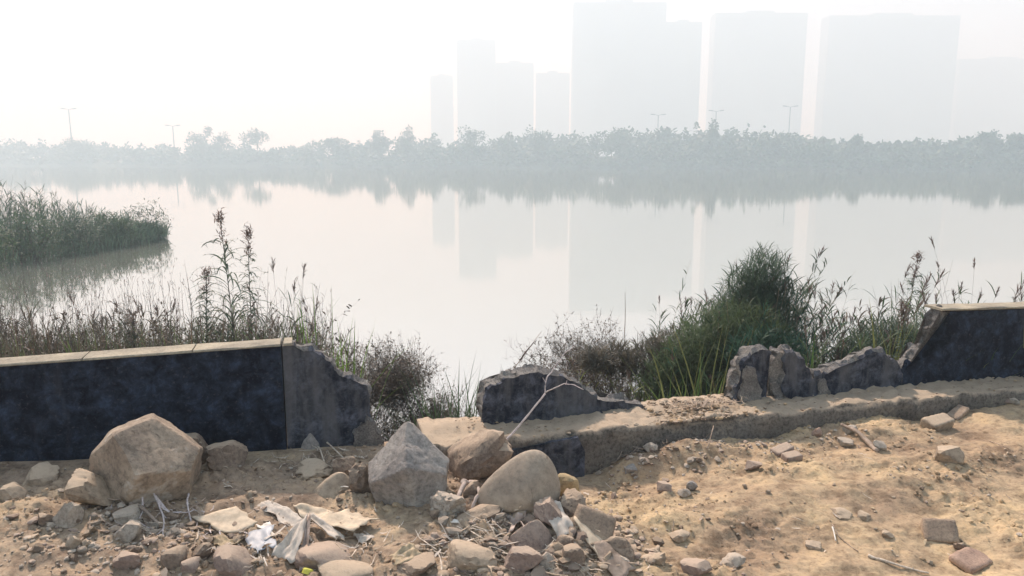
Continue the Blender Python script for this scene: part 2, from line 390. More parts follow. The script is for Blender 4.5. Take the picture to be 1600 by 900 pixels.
def walls():
    base = XY(sx(300), -.07, -.1)
    w = empty('parapet_wall', (0, 0, 0)); tag(w, 'long dark navy stained concrete parapet wall with a pale top, left of the gap, broken at its right end', 'wall', 'remains of the lakeside parapet')
    # panels, split by the vertical joint
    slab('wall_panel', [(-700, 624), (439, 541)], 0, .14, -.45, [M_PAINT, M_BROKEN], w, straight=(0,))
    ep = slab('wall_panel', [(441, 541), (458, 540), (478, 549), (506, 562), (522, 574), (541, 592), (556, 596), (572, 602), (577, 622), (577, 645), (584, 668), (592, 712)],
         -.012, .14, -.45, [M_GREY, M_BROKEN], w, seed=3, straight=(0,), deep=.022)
    ep['label'] = 'grey broken end panel beyond the joint'
    # coping strips on top
    for a, b, sd_ in ((-700, -212, 1), (-210, 128, 2), (130, 300, 3), (302, 438, 4)):
        s0, z0 = on_wall(a, 624 + (a + 700) * (541 - 624) / 1139.0, 0); s1, z1 = on_wall(b, 624 + (b + 700) * (541 - 624) / 1139.0, 0)
        box_sd('coping', s0, s1 - .0006, .010, -.15, 0, .012, M_COPE, w, .002, sd_, zslope=(z1 - z0) / (s1 - s0)).location.z = z0 + .002
    s0, z0 = on_wall(443, 541, 0); s1, z1 = on_wall(456, 540, 0)
    box_sd('coping', s0, s1, .004, -.15, 0, .012, M_COPE, w, .003, 8).location.z = z0 + .002
    # pale scar where the corner split off, low at the broken end
    scar = slab('scar', [(553, 693), (560, 668), (574, 655), (586, 672), (597, 694)], .012, .05, -.2, [M_BROKEN, M_BROKEN], w, seed=21, deep=.02)
    # right wall
    w2 = empty('parapet_wall'); tag(w2, 'dark navy parapet wall at the right edge, its left end broken down in a stepped slope', 'wall', 'remains of the lakeside parapet')
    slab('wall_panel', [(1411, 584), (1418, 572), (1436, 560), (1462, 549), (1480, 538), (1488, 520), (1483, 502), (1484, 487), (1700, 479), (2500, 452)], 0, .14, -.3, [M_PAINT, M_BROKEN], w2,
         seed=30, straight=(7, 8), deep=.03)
    # back half of the broken end stands out further left, as the pale torn concrete
    t_ = slab('torn_end', [(1409, 590), (1414, 574), (1430, 558), (1450, 546), (1462, 530), (1462, 515), (1466, 498), (1470, 486), (1486, 485)], -.02, .12, -.3, [M_BROKEN, M_BROKEN], w2, seed=41, deep=.035)
    s0, z0 = on_wall(1470, 486, 0); s1, z1 = on_wall(1700, 479, 0)
    for a, b, q in ((0, .42, 1), (.42, 1, 2)):
        box_sd('coping', s0 + (s1 - s0) * a, s0 + (s1 - s0) * b - .003, .012, -.16, 0, .016, M_COPE, w2, .003, 30 + q, zslope=(z1 - z0) / (s1 - s0)).location.z = z0 + (z1 - z0) * a + .003
    s2, z2 = on_wall(2500, 452, 0)
    box_sd('coping', s1, s2, .012, -.16, 0, .016, M_COPE, w2, .003, 34, zslope=(z2 - z1) / (s2 - s1)).location.z = z1 + .003
    # stumps
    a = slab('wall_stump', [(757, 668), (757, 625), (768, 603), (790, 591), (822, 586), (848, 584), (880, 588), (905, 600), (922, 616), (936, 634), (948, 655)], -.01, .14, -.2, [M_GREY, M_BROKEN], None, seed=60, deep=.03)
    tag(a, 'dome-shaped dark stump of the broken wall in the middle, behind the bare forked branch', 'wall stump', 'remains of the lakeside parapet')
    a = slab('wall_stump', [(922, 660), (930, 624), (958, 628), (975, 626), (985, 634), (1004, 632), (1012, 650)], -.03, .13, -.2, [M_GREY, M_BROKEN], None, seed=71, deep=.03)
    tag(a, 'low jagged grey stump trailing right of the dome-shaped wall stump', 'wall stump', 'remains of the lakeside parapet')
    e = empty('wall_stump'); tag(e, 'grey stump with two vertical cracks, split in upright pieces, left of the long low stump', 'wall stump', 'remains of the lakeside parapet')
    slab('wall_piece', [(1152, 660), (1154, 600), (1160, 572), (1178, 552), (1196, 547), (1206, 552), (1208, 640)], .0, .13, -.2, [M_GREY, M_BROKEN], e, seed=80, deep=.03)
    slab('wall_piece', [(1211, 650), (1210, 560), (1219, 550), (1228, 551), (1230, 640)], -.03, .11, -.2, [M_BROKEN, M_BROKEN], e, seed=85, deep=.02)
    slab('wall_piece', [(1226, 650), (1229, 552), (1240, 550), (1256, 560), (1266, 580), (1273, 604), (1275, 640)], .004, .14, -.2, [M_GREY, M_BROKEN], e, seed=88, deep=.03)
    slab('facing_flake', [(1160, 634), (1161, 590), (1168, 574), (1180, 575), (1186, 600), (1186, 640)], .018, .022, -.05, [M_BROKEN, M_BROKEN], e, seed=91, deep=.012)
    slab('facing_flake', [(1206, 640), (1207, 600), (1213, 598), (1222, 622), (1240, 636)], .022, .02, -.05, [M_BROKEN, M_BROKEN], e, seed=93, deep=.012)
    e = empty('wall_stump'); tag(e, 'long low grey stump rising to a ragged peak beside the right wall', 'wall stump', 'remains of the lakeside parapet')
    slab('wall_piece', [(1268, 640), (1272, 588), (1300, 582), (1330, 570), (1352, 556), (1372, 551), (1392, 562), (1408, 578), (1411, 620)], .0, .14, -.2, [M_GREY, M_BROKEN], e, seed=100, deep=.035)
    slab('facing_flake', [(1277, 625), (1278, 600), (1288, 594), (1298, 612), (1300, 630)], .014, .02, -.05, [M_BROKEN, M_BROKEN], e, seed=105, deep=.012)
    # ledge the wall stood on
    lg = empty('concrete_ledge'); tag(lg, 'long concrete ledge under the wall stumps, its top covered in pale sandy dust', 'ledge')
    s = sx(668, .3)
    cuts = [s, 9.5]
    for i in range(1):
        big = dict(a=cuts[i], b=cuts[i + 1] - .002)
        ns = int((big['b'] - big['a']) / .018); prof = [(.30, -.6), (.30, -.3), (.30, -.16), (.30, -.08), (.30, -.02), (.292, -.005), (.275, 0), (.25, 0), (.22, 0), (.19, 0), (.16, 0), (.13, 0), (.10, 0), (.07, 0), (.04, 0), (.0, 0), (-.08, 0), (-.2, 0), (-.2, -.6)]
        S = np.linspace(big['a'], big['b'], ns + 1); k = len(prof); V = []
        for sv in S:
            for j, (d, z) in enumerate(prof):
                top = 5 <= j <= len(prof) - 2; o1 = .012 * fbm(sv * 5, d * 9, z * 7, seed=11, oct=3)
                if top: zz = z + .026 * abs(fbm(sv * 7, d * 11, seed=12, oct=4)) * 1.6 + .012 * vnoise(sv * 1.7, d * 3, seed=14) + .008 * vnoise(sv * 31, d * 33, seed=16)
                else: zz = z
                dd = d + (o1 if j < 6 else 0)
                # chipped front arris
                if 3 <= j <= 6: ch = max(0, vnoise(sv * 4, j * .2, seed=15) - .1) * .07 + max(0, vnoise(sv * 13, j * .4, seed=17) - .2) * .035; dd -= ch; zz -= ch * .6
                V.append(XY(sv, dd, zz))
        I = np.arange(len(V)).reshape(ns + 1, k); q = np.stack([I[:-1, :-1], I[:-1, 1:], I[1:, 1:], I[1:, :-1]], -1).reshape(-1, 4)
        me = mesh_np('ledge_block', V, q)
        bm = bmesh.new(); bm.from_mesh(me); bm.verts.ensure_lookup_table()
        bm.faces.new([bm.verts[j] for j in range(k)]); bm.faces.new([bm.verts[ns * k + j] for j in range(k)][::-1])
        bmesh.ops.recalc_face_normals(bm, faces=bm.faces); bm.to_mesh(me); bm.free()
        b = link('ledge_block', me, M_LEDGE, lg)
    f_ = slab('navy_shade_face', [(792, 705), (850, 695), (903, 684), (914, 706)], .312, .03, -.45, [M_GREY, M_GREY], lg, seed=120, deep=.004, rough=.05)  # dark slab puts the overhang's shade into the navy ledge front
    f_['label'] = 'dark navy broken front of the ledge, its overhang shade set in as a dark slab'
walls()

# ------------------------------------------------------------------ rocks
_ico = {}
def ico(sub):
    if sub not in _ico:
        bm = bmesh.new(); bmesh.ops.create_icosphere(bm, subdivisions=sub, radius=1)
        _ico[sub] = (np.array([v.co[:] for v in bm.verts]), np.array([[v.index for v in f.verts] for f in bm.faces])); bm.free()
    return _ico[sub]
def hull_planes(pts):
    bm = bmesh.new(); c = np.mean(pts, 0)
    for p in pts: bm.verts.new(p)
    bmesh.ops.convex_hull(bm, input=bm.verts); bm.normal_update()
    out = []
    for f in bm.faces:
        n = np.array(f.normal); d = float(np.dot(n, np.array(f.verts[0].co) - c))
        if d < 0: n, d = -n, -d
        if d > 1e-3: out.append((n, d))
    bm.free(); return np.array([o[0] for o in out]), np.array([o[1] for o in out]), c
def rock_shape(seed, sub=3, planes=None, cuts=None, sharp=90, nplanes=11, noise=.06, stretch=(1, 1, 1), rot=0, box=None, ns=3):
    r = np.random.default_rng(seed); V, T = ico(sub)
    if box: # block with flat faces
        n = np.array([[1, 0, 0], [-1, 0, 0], [0, 1, 0], [0, -1, 0], [0, 0, 1], [0, 0, -1]], float); n += r.normal(0, .05, n.shape); n /= np.linalg.norm(n, axis=1)[:, None]
        d = np.array([box[0], box[0], box[1], box[1], box[2], box[2]], float); c = np.zeros(3)
    elif cuts: n = np.array(cuts, float); d = n[:, 3].copy(); n = n[:, :3]; n = n / np.linalg.norm(n, axis=1)[:, None]; c = np.zeros(3)
    elif planes: n, d, c = hull_planes(np.array(planes, float))
    else:
        n = r.normal(size=(nplanes, 3)); n /= np.linalg.norm(n, axis=1)[:, None]; d = r.uniform(.62, 1.0, nplanes); c = np.zeros(3)
        n = np.concatenate([n, np.eye(3), -np.eye(3)]); d = np.concatenate([d, r.uniform(.9, 1.25, 6)])
    q = np.maximum(V @ n.T / d, 1e-6)
    mx = q.max(1)
    rad = 1 / (mx * (((q / mx[:, None]) ** sharp).sum(1) ** (1 / sharp)))
    P = V * rad[:, None]
    k = 1 + noise * fbm(P[:, 0] * ns + seed, P[:, 1] * ns, P[:, 2] * ns, oct=4, seed=seed % 97) * 1.6 - noise * .7 * sstep(.15, .5, fbm(P[:, 0] * ns * 1.7, P[:, 1] * ns * 1.7 + seed, P[:, 2] * ns * 1.7, oct=2, seed=seed % 89)) + noise * .25 * fbm(P[:, 0] * 9, P[:, 1] * 9, P[:, 2] * 9 + seed, oct=2, seed=3)
    P = P * k[:, None] * np.array(stretch) + c
    if rot: # in the view plane
        cr, sr = math.cos(rot), math.sin(rot); x, z = P[:, 0].copy(), P[:, 2].copy(); P[:, 0] = x * cr - z * sr; P[:, 2] = x * sr + z * cr
    return P, T
def rock(bb, label, mat, seed, cat='stone', name='stone', group=None, depth=None, sink=.22, sub=3, lift=0.0, yaw=0, rotz=None, base_py=None, **kw):
    """Stone that fills the photo box bb = (x0, y0, x1, y1), standing on the ground its lower edge meets."""
    x0, y0, x1, y1 = bb; P, T = rock_shape(seed, sub, **kw)
    if yaw:
        c_, s_ = math.cos(yaw), math.sin(yaw); x, y = P[:, 0].copy(), P[:, 1].copy(); P[:, 0] = x * c_ - y * s_; P[:, 1] = x * s_ + y * c_
    g = hit((x0 + x1) / 2, base_py or y1); hd = np.array([g[0], g[1]]); dist = np.linalg.norm(hd); fw = hd / dist; rt = np.array([fw[1], -fw[0]])
    rr = ray((x0 + x1) / 2, (y0 + y1) / 2); sc_ = (g[1] * 1.02) / rr[1] / F
    w = (x1 - x0) * sc_; dp = depth * w if depth else w * .8
    cdist = g[1] + dp * .42
    # the top silhouette
    rt0 = ray((x0 + x1) / 2, y0); ztop = HC + rt0[2] * (cdist / rt0[1])
    rb = ray((x0 + x1) / 2, y1); zb = HC + rb[2] * (g[1] / rb[1])
    h = max(ztop - zb, .012); h_tot = h * (1 + sink)
    lo, hi = P.min(0), P.max(0); Q = (P - (lo + hi) / 2) / (hi - lo)
    Q[:, 2] += .5
    W = Q * np.array([w, dp, h_tot])
    X = np.stack([W[:, 0] * rt[0] + W[:, 1] * fw[0], W[:, 0] * rt[1] + W[:, 1] * fw[1], W[:, 2]], -1)
    me = mesh_np(name, X, tris=T); me.set_sharp_from_angle(angle=R(22 if sub < 5 else 14))
    cx = g[:2] + fw * dp * .42
    o = link(name, me, mat, None, (cx[0], cx[1], zb - h * sink + lift)); tag(o, label, cat, group); return o

M_TAN = rock_mat('tan_sandstone', (.33, .27, .205), (.46, .385, .295), scale=5, bumpd=.005, dust=(.50, .40, .29), speck=.35)
M_TANW = rock_mat('tan_boulder', (.31, .255, .20), (.43, .36, .28), (.58, .53, .46), scale=4.2, bumpd=.006, speck=.4)
M_GREYR = rock_mat('grey_limestone', (.27, .255, .24), (.43, .41, .38), scale=6, bumpd=.007, speck=.35)
M_BROWN = rock_mat('brown_stone', (.22, .175, .14), (.34, .275, .22), scale=8, bumpd=.006, dust=(.46, .36, .26))
M_PALE = rock_mat('pale_stone', (.38, .35, .30), (.52, .48, .42), scale=10, bumpd=.005, dust=(.50, .42, .33))
M_MAUVE = rock_mat('mauve_stone', (.28, .22, .19), (.39, .32, .28), scale=8, bumpd=.005, speck=.25, dust=(.47, .37, .28))
M_SMOOTH = rock_mat('smooth_buff_boulder', (.33, .28, .225), (.45, .39, .31), scale=4, bumpd=.003, speck=.25)
M_YEL = rock_mat('ochre_stone', (.42, .33, .19), (.52, .42, .26), scale=9, bumpd=.004)
M_BRICK = rock_mat('dusty_brick', (.33, .26, .20), (.45, .36, .27), scale=12, bumpd=.004, speck=.3)
M_PINK = rock_mat('pinkish_brick', (.38, .27, .21), (.50, .37, .29), scale=12, bumpd=.004, speck=.3)

G1 = 'stones around the tan boulder'; G2 = 'stones of the rubble heap'; G3 = 'stones on the right slope'
rock((148, 655, 322, 797), 'largest tan boulder, angular with a white scuff, standing before the navy wall', M_TANW, 5, 'boulder', 'boulder', depth=.85, sub=5, sharp=60, noise=.03, sink=.04,
     cuts=[(-.8, -.55, .12, .70), (.30, -.62, .72, .55), (.15, -.9, -.40, .68), (.9, -.3, -.25, .84), (.65, .1, .75, .70), (-.25, .2, .95, .78), (-.7, .1, .7, .88), (0, 1, .1, .8), (-.7, .7, .1, .9), (.7, .7, .1, .9), (0, 0, -1, .66), (-.5, -.6, -.6, .84)])
rock((272, 674, 334, 728), 'brown stone behind the right shoulder of the large tan boulder', M_BROWN, 12, group=G1, sharp=18, sub=4)
rock((326, 690, 388, 736), 'rough grey-brown stone at the wall foot, right of the brown stone', M_BROWN, 13, group=G1, sub=4)
rock((112, 732, 194, 800), 'long tan stone slumped against the left side of the large tan boulder', M_TAN, 14, group=G1, sub=4, rot=-.6, stretch=(1.4, .8, .7))
rock((88, 780, 131, 826), 'pale grey angular stone left below the large tan boulder', M_PALE, 15, group=G1)
rock((180, 793, 222, 815), 'small pale pebble above another, beside the white roots', M_PALE, 16, group=G1)
rock((180, 814, 221, 846), 'pale chunky stone just under a smaller pale pebble, below the tan boulder', M_PALE, 17, group=G1)
rock((254, 856, 294, 888), 'round brown cobble near the lower left edge, below the white roots', M_BROWN, 18, group=G1, sharp=6, noise=.02)
rock((284, 874, 313, 898), 'small rounded cobble touching the round brown cobble', M_MAUVE, 19, group=G1, sharp=6)
rock((300, 848, 334, 878), 'dusty brown stone right of the round brown cobble', M_BROWN, 20, group=G1)
rock((103, 836, 127, 860), 'little tan pebble below the pale grey angular stone', M_TAN, 21, group=G1)
rock((128, 842, 144, 858), 'tiny tan pebble beside the little tan pebble', M_TAN, 22, group=G1, sub=2)
rock((180, 862, 218, 892), 'flat mauve stone half buried at the lower left', M_MAUVE, 23, group=G1)
rock((338, 858, 402, 905), 'ridged mauve stone at the bottom edge left of the crumpled paper', M_MAUVE, 24, group=G1, rot=-.5, stretch=(1, 1, .7))
rock((38, 728, 92, 762), 'dusty tan stone half buried by the wall foot at far left', M_TAN, 25, group=G1, sink=.3)
rock((0, 756, 40, 784), 'dusty tan stone cut by the left edge of the photo', M_TAN, 26, group=G1, sink=.3)
rock((62, 800, 88, 822), 'small dark stone left of the pale grey angular stone', M_BROWN, 27, group=G1)
rock((470, 671, 500, 702), 'small pointed grey stone standing alone against the grey wall panel', M_GREYR, 30, group='stones at the wall foot', sharp=10, planes=[(0, 0, 1), (-.3, .1, .85), (-.9, 0, .2), (-.8, -.5, 0), (.9, -.4, 0), (.8, .3, .4), (.1, -.9, .1), (.1, .9, .3), (0, .8, 0)])
rock((487, 739, 556, 778), 'half-dome buff stone in the sand left of the grey boulder', M_TAN, 31, group=G2, sharp=7, noise=.03, sub=4, planes=[(.3, 0, 1), (-.2, -.1, .85), (-1, 0, .1), (.75, 0, .8), (1, 0, .1), (.9, -.6, 0), (-.7, -.7, 0), (.1, -.9, .1), (.1, .9, .5), (-.6, .6, 0), (.7, .7, 0)])
rock((464, 722, 522, 748), 'crumbly tan stone between the half-dome stone and the dry stalks', M_TAN, 32, group=G2, noise=.14)
rock((520, 712, 556, 746), 'rough brown stone behind the half-dome stone', M_BROWN, 33, group=G2, noise=.15)
rock((546, 722, 584, 776), 'dark pitted brown stone wedged left of the grey boulder', M_BROWN, 34, group=G2, noise=.18)
rock((576, 665, 706, 797), 'big grey faceted boulder in the middle in front of the gap', M_GREYR, 35, 'boulder', 'boulder', depth=.8, sub=5, sharp=60, noise=.035, sink=.04,
     cuts=[(-.75, -.35, .55, .60), (.55, -.45, .70, .64), (-.50, -.85, -.22, .60), (.35, -.90, -.05, .66), (.98, -.1, -.1, .74), (.8, .2, .55, .80), (-.97, .1, -.2, .84), (0, 1, .2, .8), (-.5, .8, .3, .8), (.6, .8, .2, .8), (0, 0, -1, .78), (-.3, -.6, -.75, .84), (.1, .1, .97, 1.3)])
rock((696, 667, 802, 758), 'dark brown lumpy stone between the grey boulder and the smooth boulder', M_BROWN, 36, group=G2, sub=4, rot=.55, stretch=(1.3, .9, .75), noise=.08, sharp=10)
rock((742, 705, 877, 806), 'smooth rounded buff boulder leaning on the ledge', M_SMOOTH, 37, 'boulder', 'boulder', depth=.75, sub=5, sharp=7, noise=.015, sink=.1,
     planes=[(.35, .1, 1), (.05, 0, .97), (-.5, -.05, .66), (-.85, -.2, .42), (-1, -.2, .25), (-.8, -.5, .05), (.70, 0, .90), (.95, 0, .62), (1, 0, .35), (.85, -.5, .05), (.4, -.8, .15), (.3, -.75, .6), (-.3, -.8, .2), (.4, .8, .7), (-.5, .8, .3), (.6, .7, 0), (-.6, .7, 0)])
rock((864, 741, 906, 780), 'ochre rounded stone tucked against the right of the smooth boulder', M_YEL, 38, group=G2, sharp=8)
rock((671, 769, 729, 813), 'rough pale pitted chunk at the foot of the grey boulder', M_PALE, 39, group=G2, noise=.16, sub=4)
rock((664, 752, 700, 778), 'small grey-brown stone behind the pale pitted chunk', M_BROWN, 40, group=G2)
rock((750, 760, 802, 796), 'oval striped brown stone under the smooth boulder', M_BROWN, 41, group=G2, sharp=7, sub=4, noise=.04)
rock((704, 789, 788, 829), 'long flat brown stone right of the white shard', M_BROWN, 42, group=G2, sub=4, rot=.25, stretch=(1.5, .8, .6), noise=.05)
rock((864, 769, 917, 812), 'rough brown stone above the tilted dark block', M_BROWN, 43, group=G2, sub=4, noise=.1)
rock((934, 836, 992, 874), 'rounded grey-brown stone at the foot of the tilted dark block', M_BROWN, 44, group=G2, sharp=7, sub=4)
rock((794, 812, 868, 868), 'mauve angular stone in the middle of the heap', M_MAUVE, 45, group=G2, sub=4, sharp=26, noise=.03, planes=[(.25, 0, 1), (-.2, -.1, .92), (-.9, -.1, .55), (-1, 0, .1), (-.5, -.8, .1), (.4, -.8, .05), (1, -.2, .2), (.8, 0, .55), (.3, -.5, .6), (.2, .8, .6), (-.6, .7, .2), (.7, .7, 0)])
rock((833, 780, 894, 832), 'reddish brown wedge of stone behind the pale shell-like piece', M_MAUVE, 46, group=G2, rot=-.6, stretch=(1.4, .8, .6), sub=4)
rock((868, 836, 897, 863), 'small round brown cobble right of the mauve angular stone', M_BROWN, 47, group=G2, sharp=6)
rock((878, 852, 914, 888), 'brown cobble below the small round brown cobble', M_BROWN, 48, group=G2, sharp=7)
rock((788, 853, 848, 898), 'mauve stone below the mauve angular stone', M_MAUVE, 49, group=G2, sub=4, rot=-.3)
rock((694, 848, 778, 897), 'broad dusty tan stone low in front of the straw bundle', M_TAN, 50, group=G2, sub=4, sharp=8, noise=.06)
rock((616, 874, 682, 905), 'dark brown stone at the bottom edge with a dead leaf over it', M_BROWN, 51, group=G2, sub=4)
rock((462, 852, 552, 892), 'smooth brown stone at the bottom edge behind the yellow cap', M_MAUVE, 52, group=G2, sub=4, sharp=9, noise=.03)
rock((498, 880, 584, 915), 'tan rounded stone at the bottom edge right of the yellow cap', M_TAN, 53, group=G2, sub=4, sharp=7, noise=.03)
rock((724, 752, 752, 782), 'small dark stone between the pitted chunk and the oval striped stone', M_BROWN, 54, group=G2)
rock((838, 862, 872, 892), 'grey pebble right of the lower mauve stone', M_PALE, 55, group=G2)
rock((960, 868, 985, 888), 'pale pebble under the dark weathered board', M_PALE, 56, group=G2)
for i, (b, l, m) in enumerate([
    ((1462, 697, 1502, 729), 'rounded tan stone alone on the right slope above the square brick', M_TAN),
    ((1044, 830, 1078, 847), 'flat tan stone half buried on the slope right of the heap', M_TAN),
    ((1124, 866, 1164, 888), 'flat pale stone near the bottom edge right of centre', M_PALE),
    ((1062, 874, 1112, 905), 'mauve stone at the bottom edge right of the heap', M_MAUVE),
    ((1308, 684, 1332, 699), 'small whitish stone left of the broken dark stick', M_PALE),
    ((1364, 688, 1384, 706), 'small white stone right of the broken dark stick', M_PALE),
    ((1316, 664, 1340, 678), 'small white stone at the top of the broken dark stick', M_PALE),
    ((1058, 762, 1080, 777), 'white chip of stone in the hollow below the ledge', M_PALE),
    ((1072, 752, 1090, 768), 'grey chip beside the white chip in the hollow', M_GREYR),
    ((1026, 754, 1050, 770), 'mauve chip left of the white chip in the hollow', M_MAUVE),
    ((1558, 618, 1578, 632), 'small grey stone against the ledge near the right edge', M_MAUVE),
    ((1574, 621, 1592, 631), 'little pale stone against the ledge at the right edge', M_PALE),
    ((1268, 668, 1284, 684), 'little pinkish stone below the ledge right of the paired brick fragments', M_PINK),
    ((1296, 796, 1330, 812), 'flat tan stone left of the square brick on the slope', M_TAN),
    ((1340, 800, 1360, 812), 'flat tan pebble in line with the square brick', M_TAN),
    ((1490, 846, 1508, 862), 'small brown stone under the right corner of the square brick', M_BROWN),
    ((1378, 830, 1396, 842), 'small buff pebble left of the square brick', M_TAN),
    ((1258, 846, 1282, 860), 'small tan stone near the crossed dark twig', M_TAN),
    ((1004, 690, 1028, 708), 'pale rubble piece above the hollow, at the ledge face', M_PALE),
    ((1010, 862, 1040, 884), 'buff stone right of the dark weathered board', M_TAN),
    ((1165, 720, 1190, 736), 'small rubble piece left below the paired brick fragments', M_MAUVE),
    ((976, 726, 996, 742), 'little grey stone below the leaning grey slab', M_GREYR),
]): rock(b, l, m, 200 + i, group=G3)
def fragments(n, cpx, cpy, spx, spy, size, label, group, seed, mats):
    hue = {'brown_stone': 'brown', 'mauve_stone': 'reddish brown', 'tan_sandstone': 'tan', 'pale_stone': 'pale'}
    r = np.random.default_rng(seed); shapes = []
    for k in range(10):
        P, T = rock_shape(900 + seed + k, 2, sharp=60, nplanes=8, noise=.08, stretch=(1, r.uniform(.6, 1), r.uniform(.4, .85))); shapes.append(mesh_np('rubble_fragment', P, tris=T)); shapes[-1].set_sharp_from_angle(angle=R(24))
    for i in range(n):
        px, py = cpx + r.normal() * spx, cpy + r.normal() * spy
        if py > 905 or py < 690 or px < 0: continue
        g = hit(px, py)
        if SD(g[0], g[1])[1] < .06: continue
        sz = size[0] + (size[1] - size[0]) * r.uniform() ** 1.3; m = mats[i % len(mats)]
        src = shapes[int(r.integers(0, 10))]; key = src.name + m.name
        if key not in MC:
            c = src.copy(); c.materials.append(m); MC[key] = c
        o = bpy.data.objects.new('rubble_fragment', MC[key]); COL.objects.link(o); o.location = (g[0], g[1], float(H(g[0], g[1])) + sz * .35); o.scale = (sz, sz, sz)
        o.rotation_euler = (r.normal() * .4, r.normal() * .4, r.uniform(0, 6.28)); tag(o, label.replace('small', 'small ' + hue[m.name], 1), 'rubble', group)
fragments(40, 860, 838, 55, 26, (.024, .046), 'small angular stone wedged among the bigger stones of the rubble heap', 'middling stones of the rubble heap', 6, [M_BROWN, M_MAUVE, M_TAN, M_MAUVE])
fragments(105, 820, 848, 80, 34, (.010, .034), 'small dusty angular fragment filling the rubble heap at the bottom centre', 'fragments of the rubble heap', 1, [M_BROWN, M_MAUVE, M_TAN, M_PALE, M_BROWN])
fragments(78, 230, 840, 110, 36, (.009, .030), 'small dusty fragment in the debris below the large tan boulder', 'fragments below the tan boulder', 2, [M_BROWN, M_MAUVE, M_TAN, M_PALE])
fragments(24, 530, 760, 60, 22, (.009, .022), 'small dusty fragment between the pointed stone and the grey boulder', 'fragments left of the grey boulder', 3, [M_BROWN, M_TAN, M_MAUVE])
fragments(32, 1020, 722, 60, 16, (.009, .026), 'small rubble fragment at the broken corner of the ledge', 'fragments along the ledge', 4, [M_BROWN, M_MAUVE, M_PALE])
fragments(26, 1280, 800, 190, 60, (.008, .018), 'small clod-like fragment scattered on the right slope', 'fragments on the right slope', 5, [M_TAN, M_BROWN, M_TAN])
# bricks and blocks: flat-faced and tilted
def block(px, py, size, yaw, tilt, label, mat, seed, cat='brick', name='brick', roll=0, group=None, up=0.0):
    P, T = rock_shape(seed, 4, box=size, sharp=40, noise=.012)
    g = hit(px, py); o = link(name, mesh_np(name, P, tris=T), mat)
    o.matrix_world = Matrix.Translation((g[0], g[1], g[2] + size[2] * .55 + up)) @ Matrix.Rotation(R(yaw), 4, 'Z') @ Matrix.Rotation(R(tilt), 4, 'X') @ Matrix.Rotation(R(roll), 4, 'Y')
    tag(o, label, cat, group); return o
GB = 'bricks and blocks lying about'
block(1467, 836, (.078, .06, .03), -8, 42, 'square dusty brick tilted toward the viewer on the right slope', M_BRICK, 70, group=GB)
block(1516, 880, (.085, .06, .022), 30, 12, 'flat pinkish brick half buried at the lower right', M_PINK, 71, group=GB)
block(1464, 668, (.098, .05, .045), 22, 18, 'grey-tan concrete block leaning against the ledge at right', M_TAN, 72, 'block', 'concrete_block', group=GB, roll=-8)
block(1496, 650, (.085, .04, .025), 35, 8, 'narrow brick lying on top behind the grey-tan block at the ledge', M_BRICK, 73, group=GB, roll=-15)
block(1222, 707, (.066, .036, .022), 24, 10, 'upper of two brick fragments below the ledge', M_MAUVE, 74, group=GB, roll=-12)
block(1237, 717, (.055, .034, .022), 18, 8, 'lower of two brick fragments below the ledge', M_MAUVE, 75, group=GB, roll=-5)
block(927, 836, (.095, .07, .028), -32, 48, 'dark flat block tilted on the right side of the rubble heap', M_BRICK, 76, 'block', 'concrete_block', roll=18, group=GB, up=.03)
block(943, 718, (.095, .085, .018), 28, 40, 'thin grey concrete slab leaning at the broken corner of the ledge', M_GREYR, 77, 'slab', 'concrete_slab', roll=-30, group=GB, up=.02)

# ------------------------------------------------------------------ loose gravel, clods (uncountable)
def scatter(name, n, region, size, mats, sub=1, seed=1, flat=.6, mask=None, label=None, dens=None):
    r = np.random.default_rng(seed); V0, T0 = ico(sub)
    s = r.uniform(region[0], region[1], n * 3); d = r.uniform(region[2], region[3], n * 3)
    keep = np.ones(len(s), bool)
    if mask is not None: keep = mask(s, d, r)
    s, d = s[keep][:n], d[keep][:n]; n = len(s)
    z = Hsd(s, d); sz = size[0] * (size[1] / size[0]) ** (r.uniform(0, 1, n) ** 2.2)
    ax = r.uniform(.6, 1.25, (n, 3)); ax[:, 2] *= flat
    P = V0[None] * (1 + .22 * r.uniform(-1, 1, (n, len(V0), 1)))
    a = r.uniform(0, 6.28, n); P = P * ax[:, None] * sz[:, None, None]
    b = r.uniform(-.5, .5, n); cb, sb = np.cos(b)[:, None], np.sin(b)[:, None]
    x, zz = P[..., 0] * cb - P[..., 2] * sb, P[..., 0] * sb + P[..., 2] * cb; y = P[..., 1]
    ca, sa = np.cos(a)[:, None], np.sin(a)[:, None]; x, y = x * ca - y * sa, x * sa + y * ca
    c = np.stack([P0[0] + s * U[0] + d * N[0], P0[1] + s * U[1] + d * N[1], z + sz * .15], -1)
    V = np.stack([x, y, zz], -1) + c[:, None]
    T = T0[None] + (np.arange(n) * len(V0))[:, None, None]
    me = mesh_np(name, V.reshape(-1, 3), tris=T.reshape(-1, 3), smooth=(sub > 1))
    if sub > 1: me.set_sharp_from_angle(angle=R(40))
    o = link(name, me, mats)
    mi = np.repeat(r.integers(0, len(mats), n), len(T0)).astype(np.int32); me.polygons.foreach_set('material_index', mi)
    tag(o, label, 'gravel' if 'gravel' in name else 'soil', kind='stuff'); return o
def m_clod(s, d, r):
    m = fbm(s * 2.3, d * 2.9, seed=9, oct=2); left = 1 - sstep(sx(900), sx(1050), s)
    return r.uniform(0, 1, len(s)) < np.clip(.03 + .5 * left + 1.4 * m, .02, 1)
scatter('soil_clods', 6000, (-3.4, 4.9, .02, 2.4), (.003, .022), [SOIL], seed=3, mask=m_clod, label='crumbs and small clods of dry earth over the foreground')
scatter('gravel', 3400, (-3.2, 4.6, .05, 2.3), (.003, .015), [M_BROWN, M_MAUVE, M_TAN, M_PALE, M_TAN], seed=4, mask=m_clod, label='loose small gravel strewn over the bare earth')
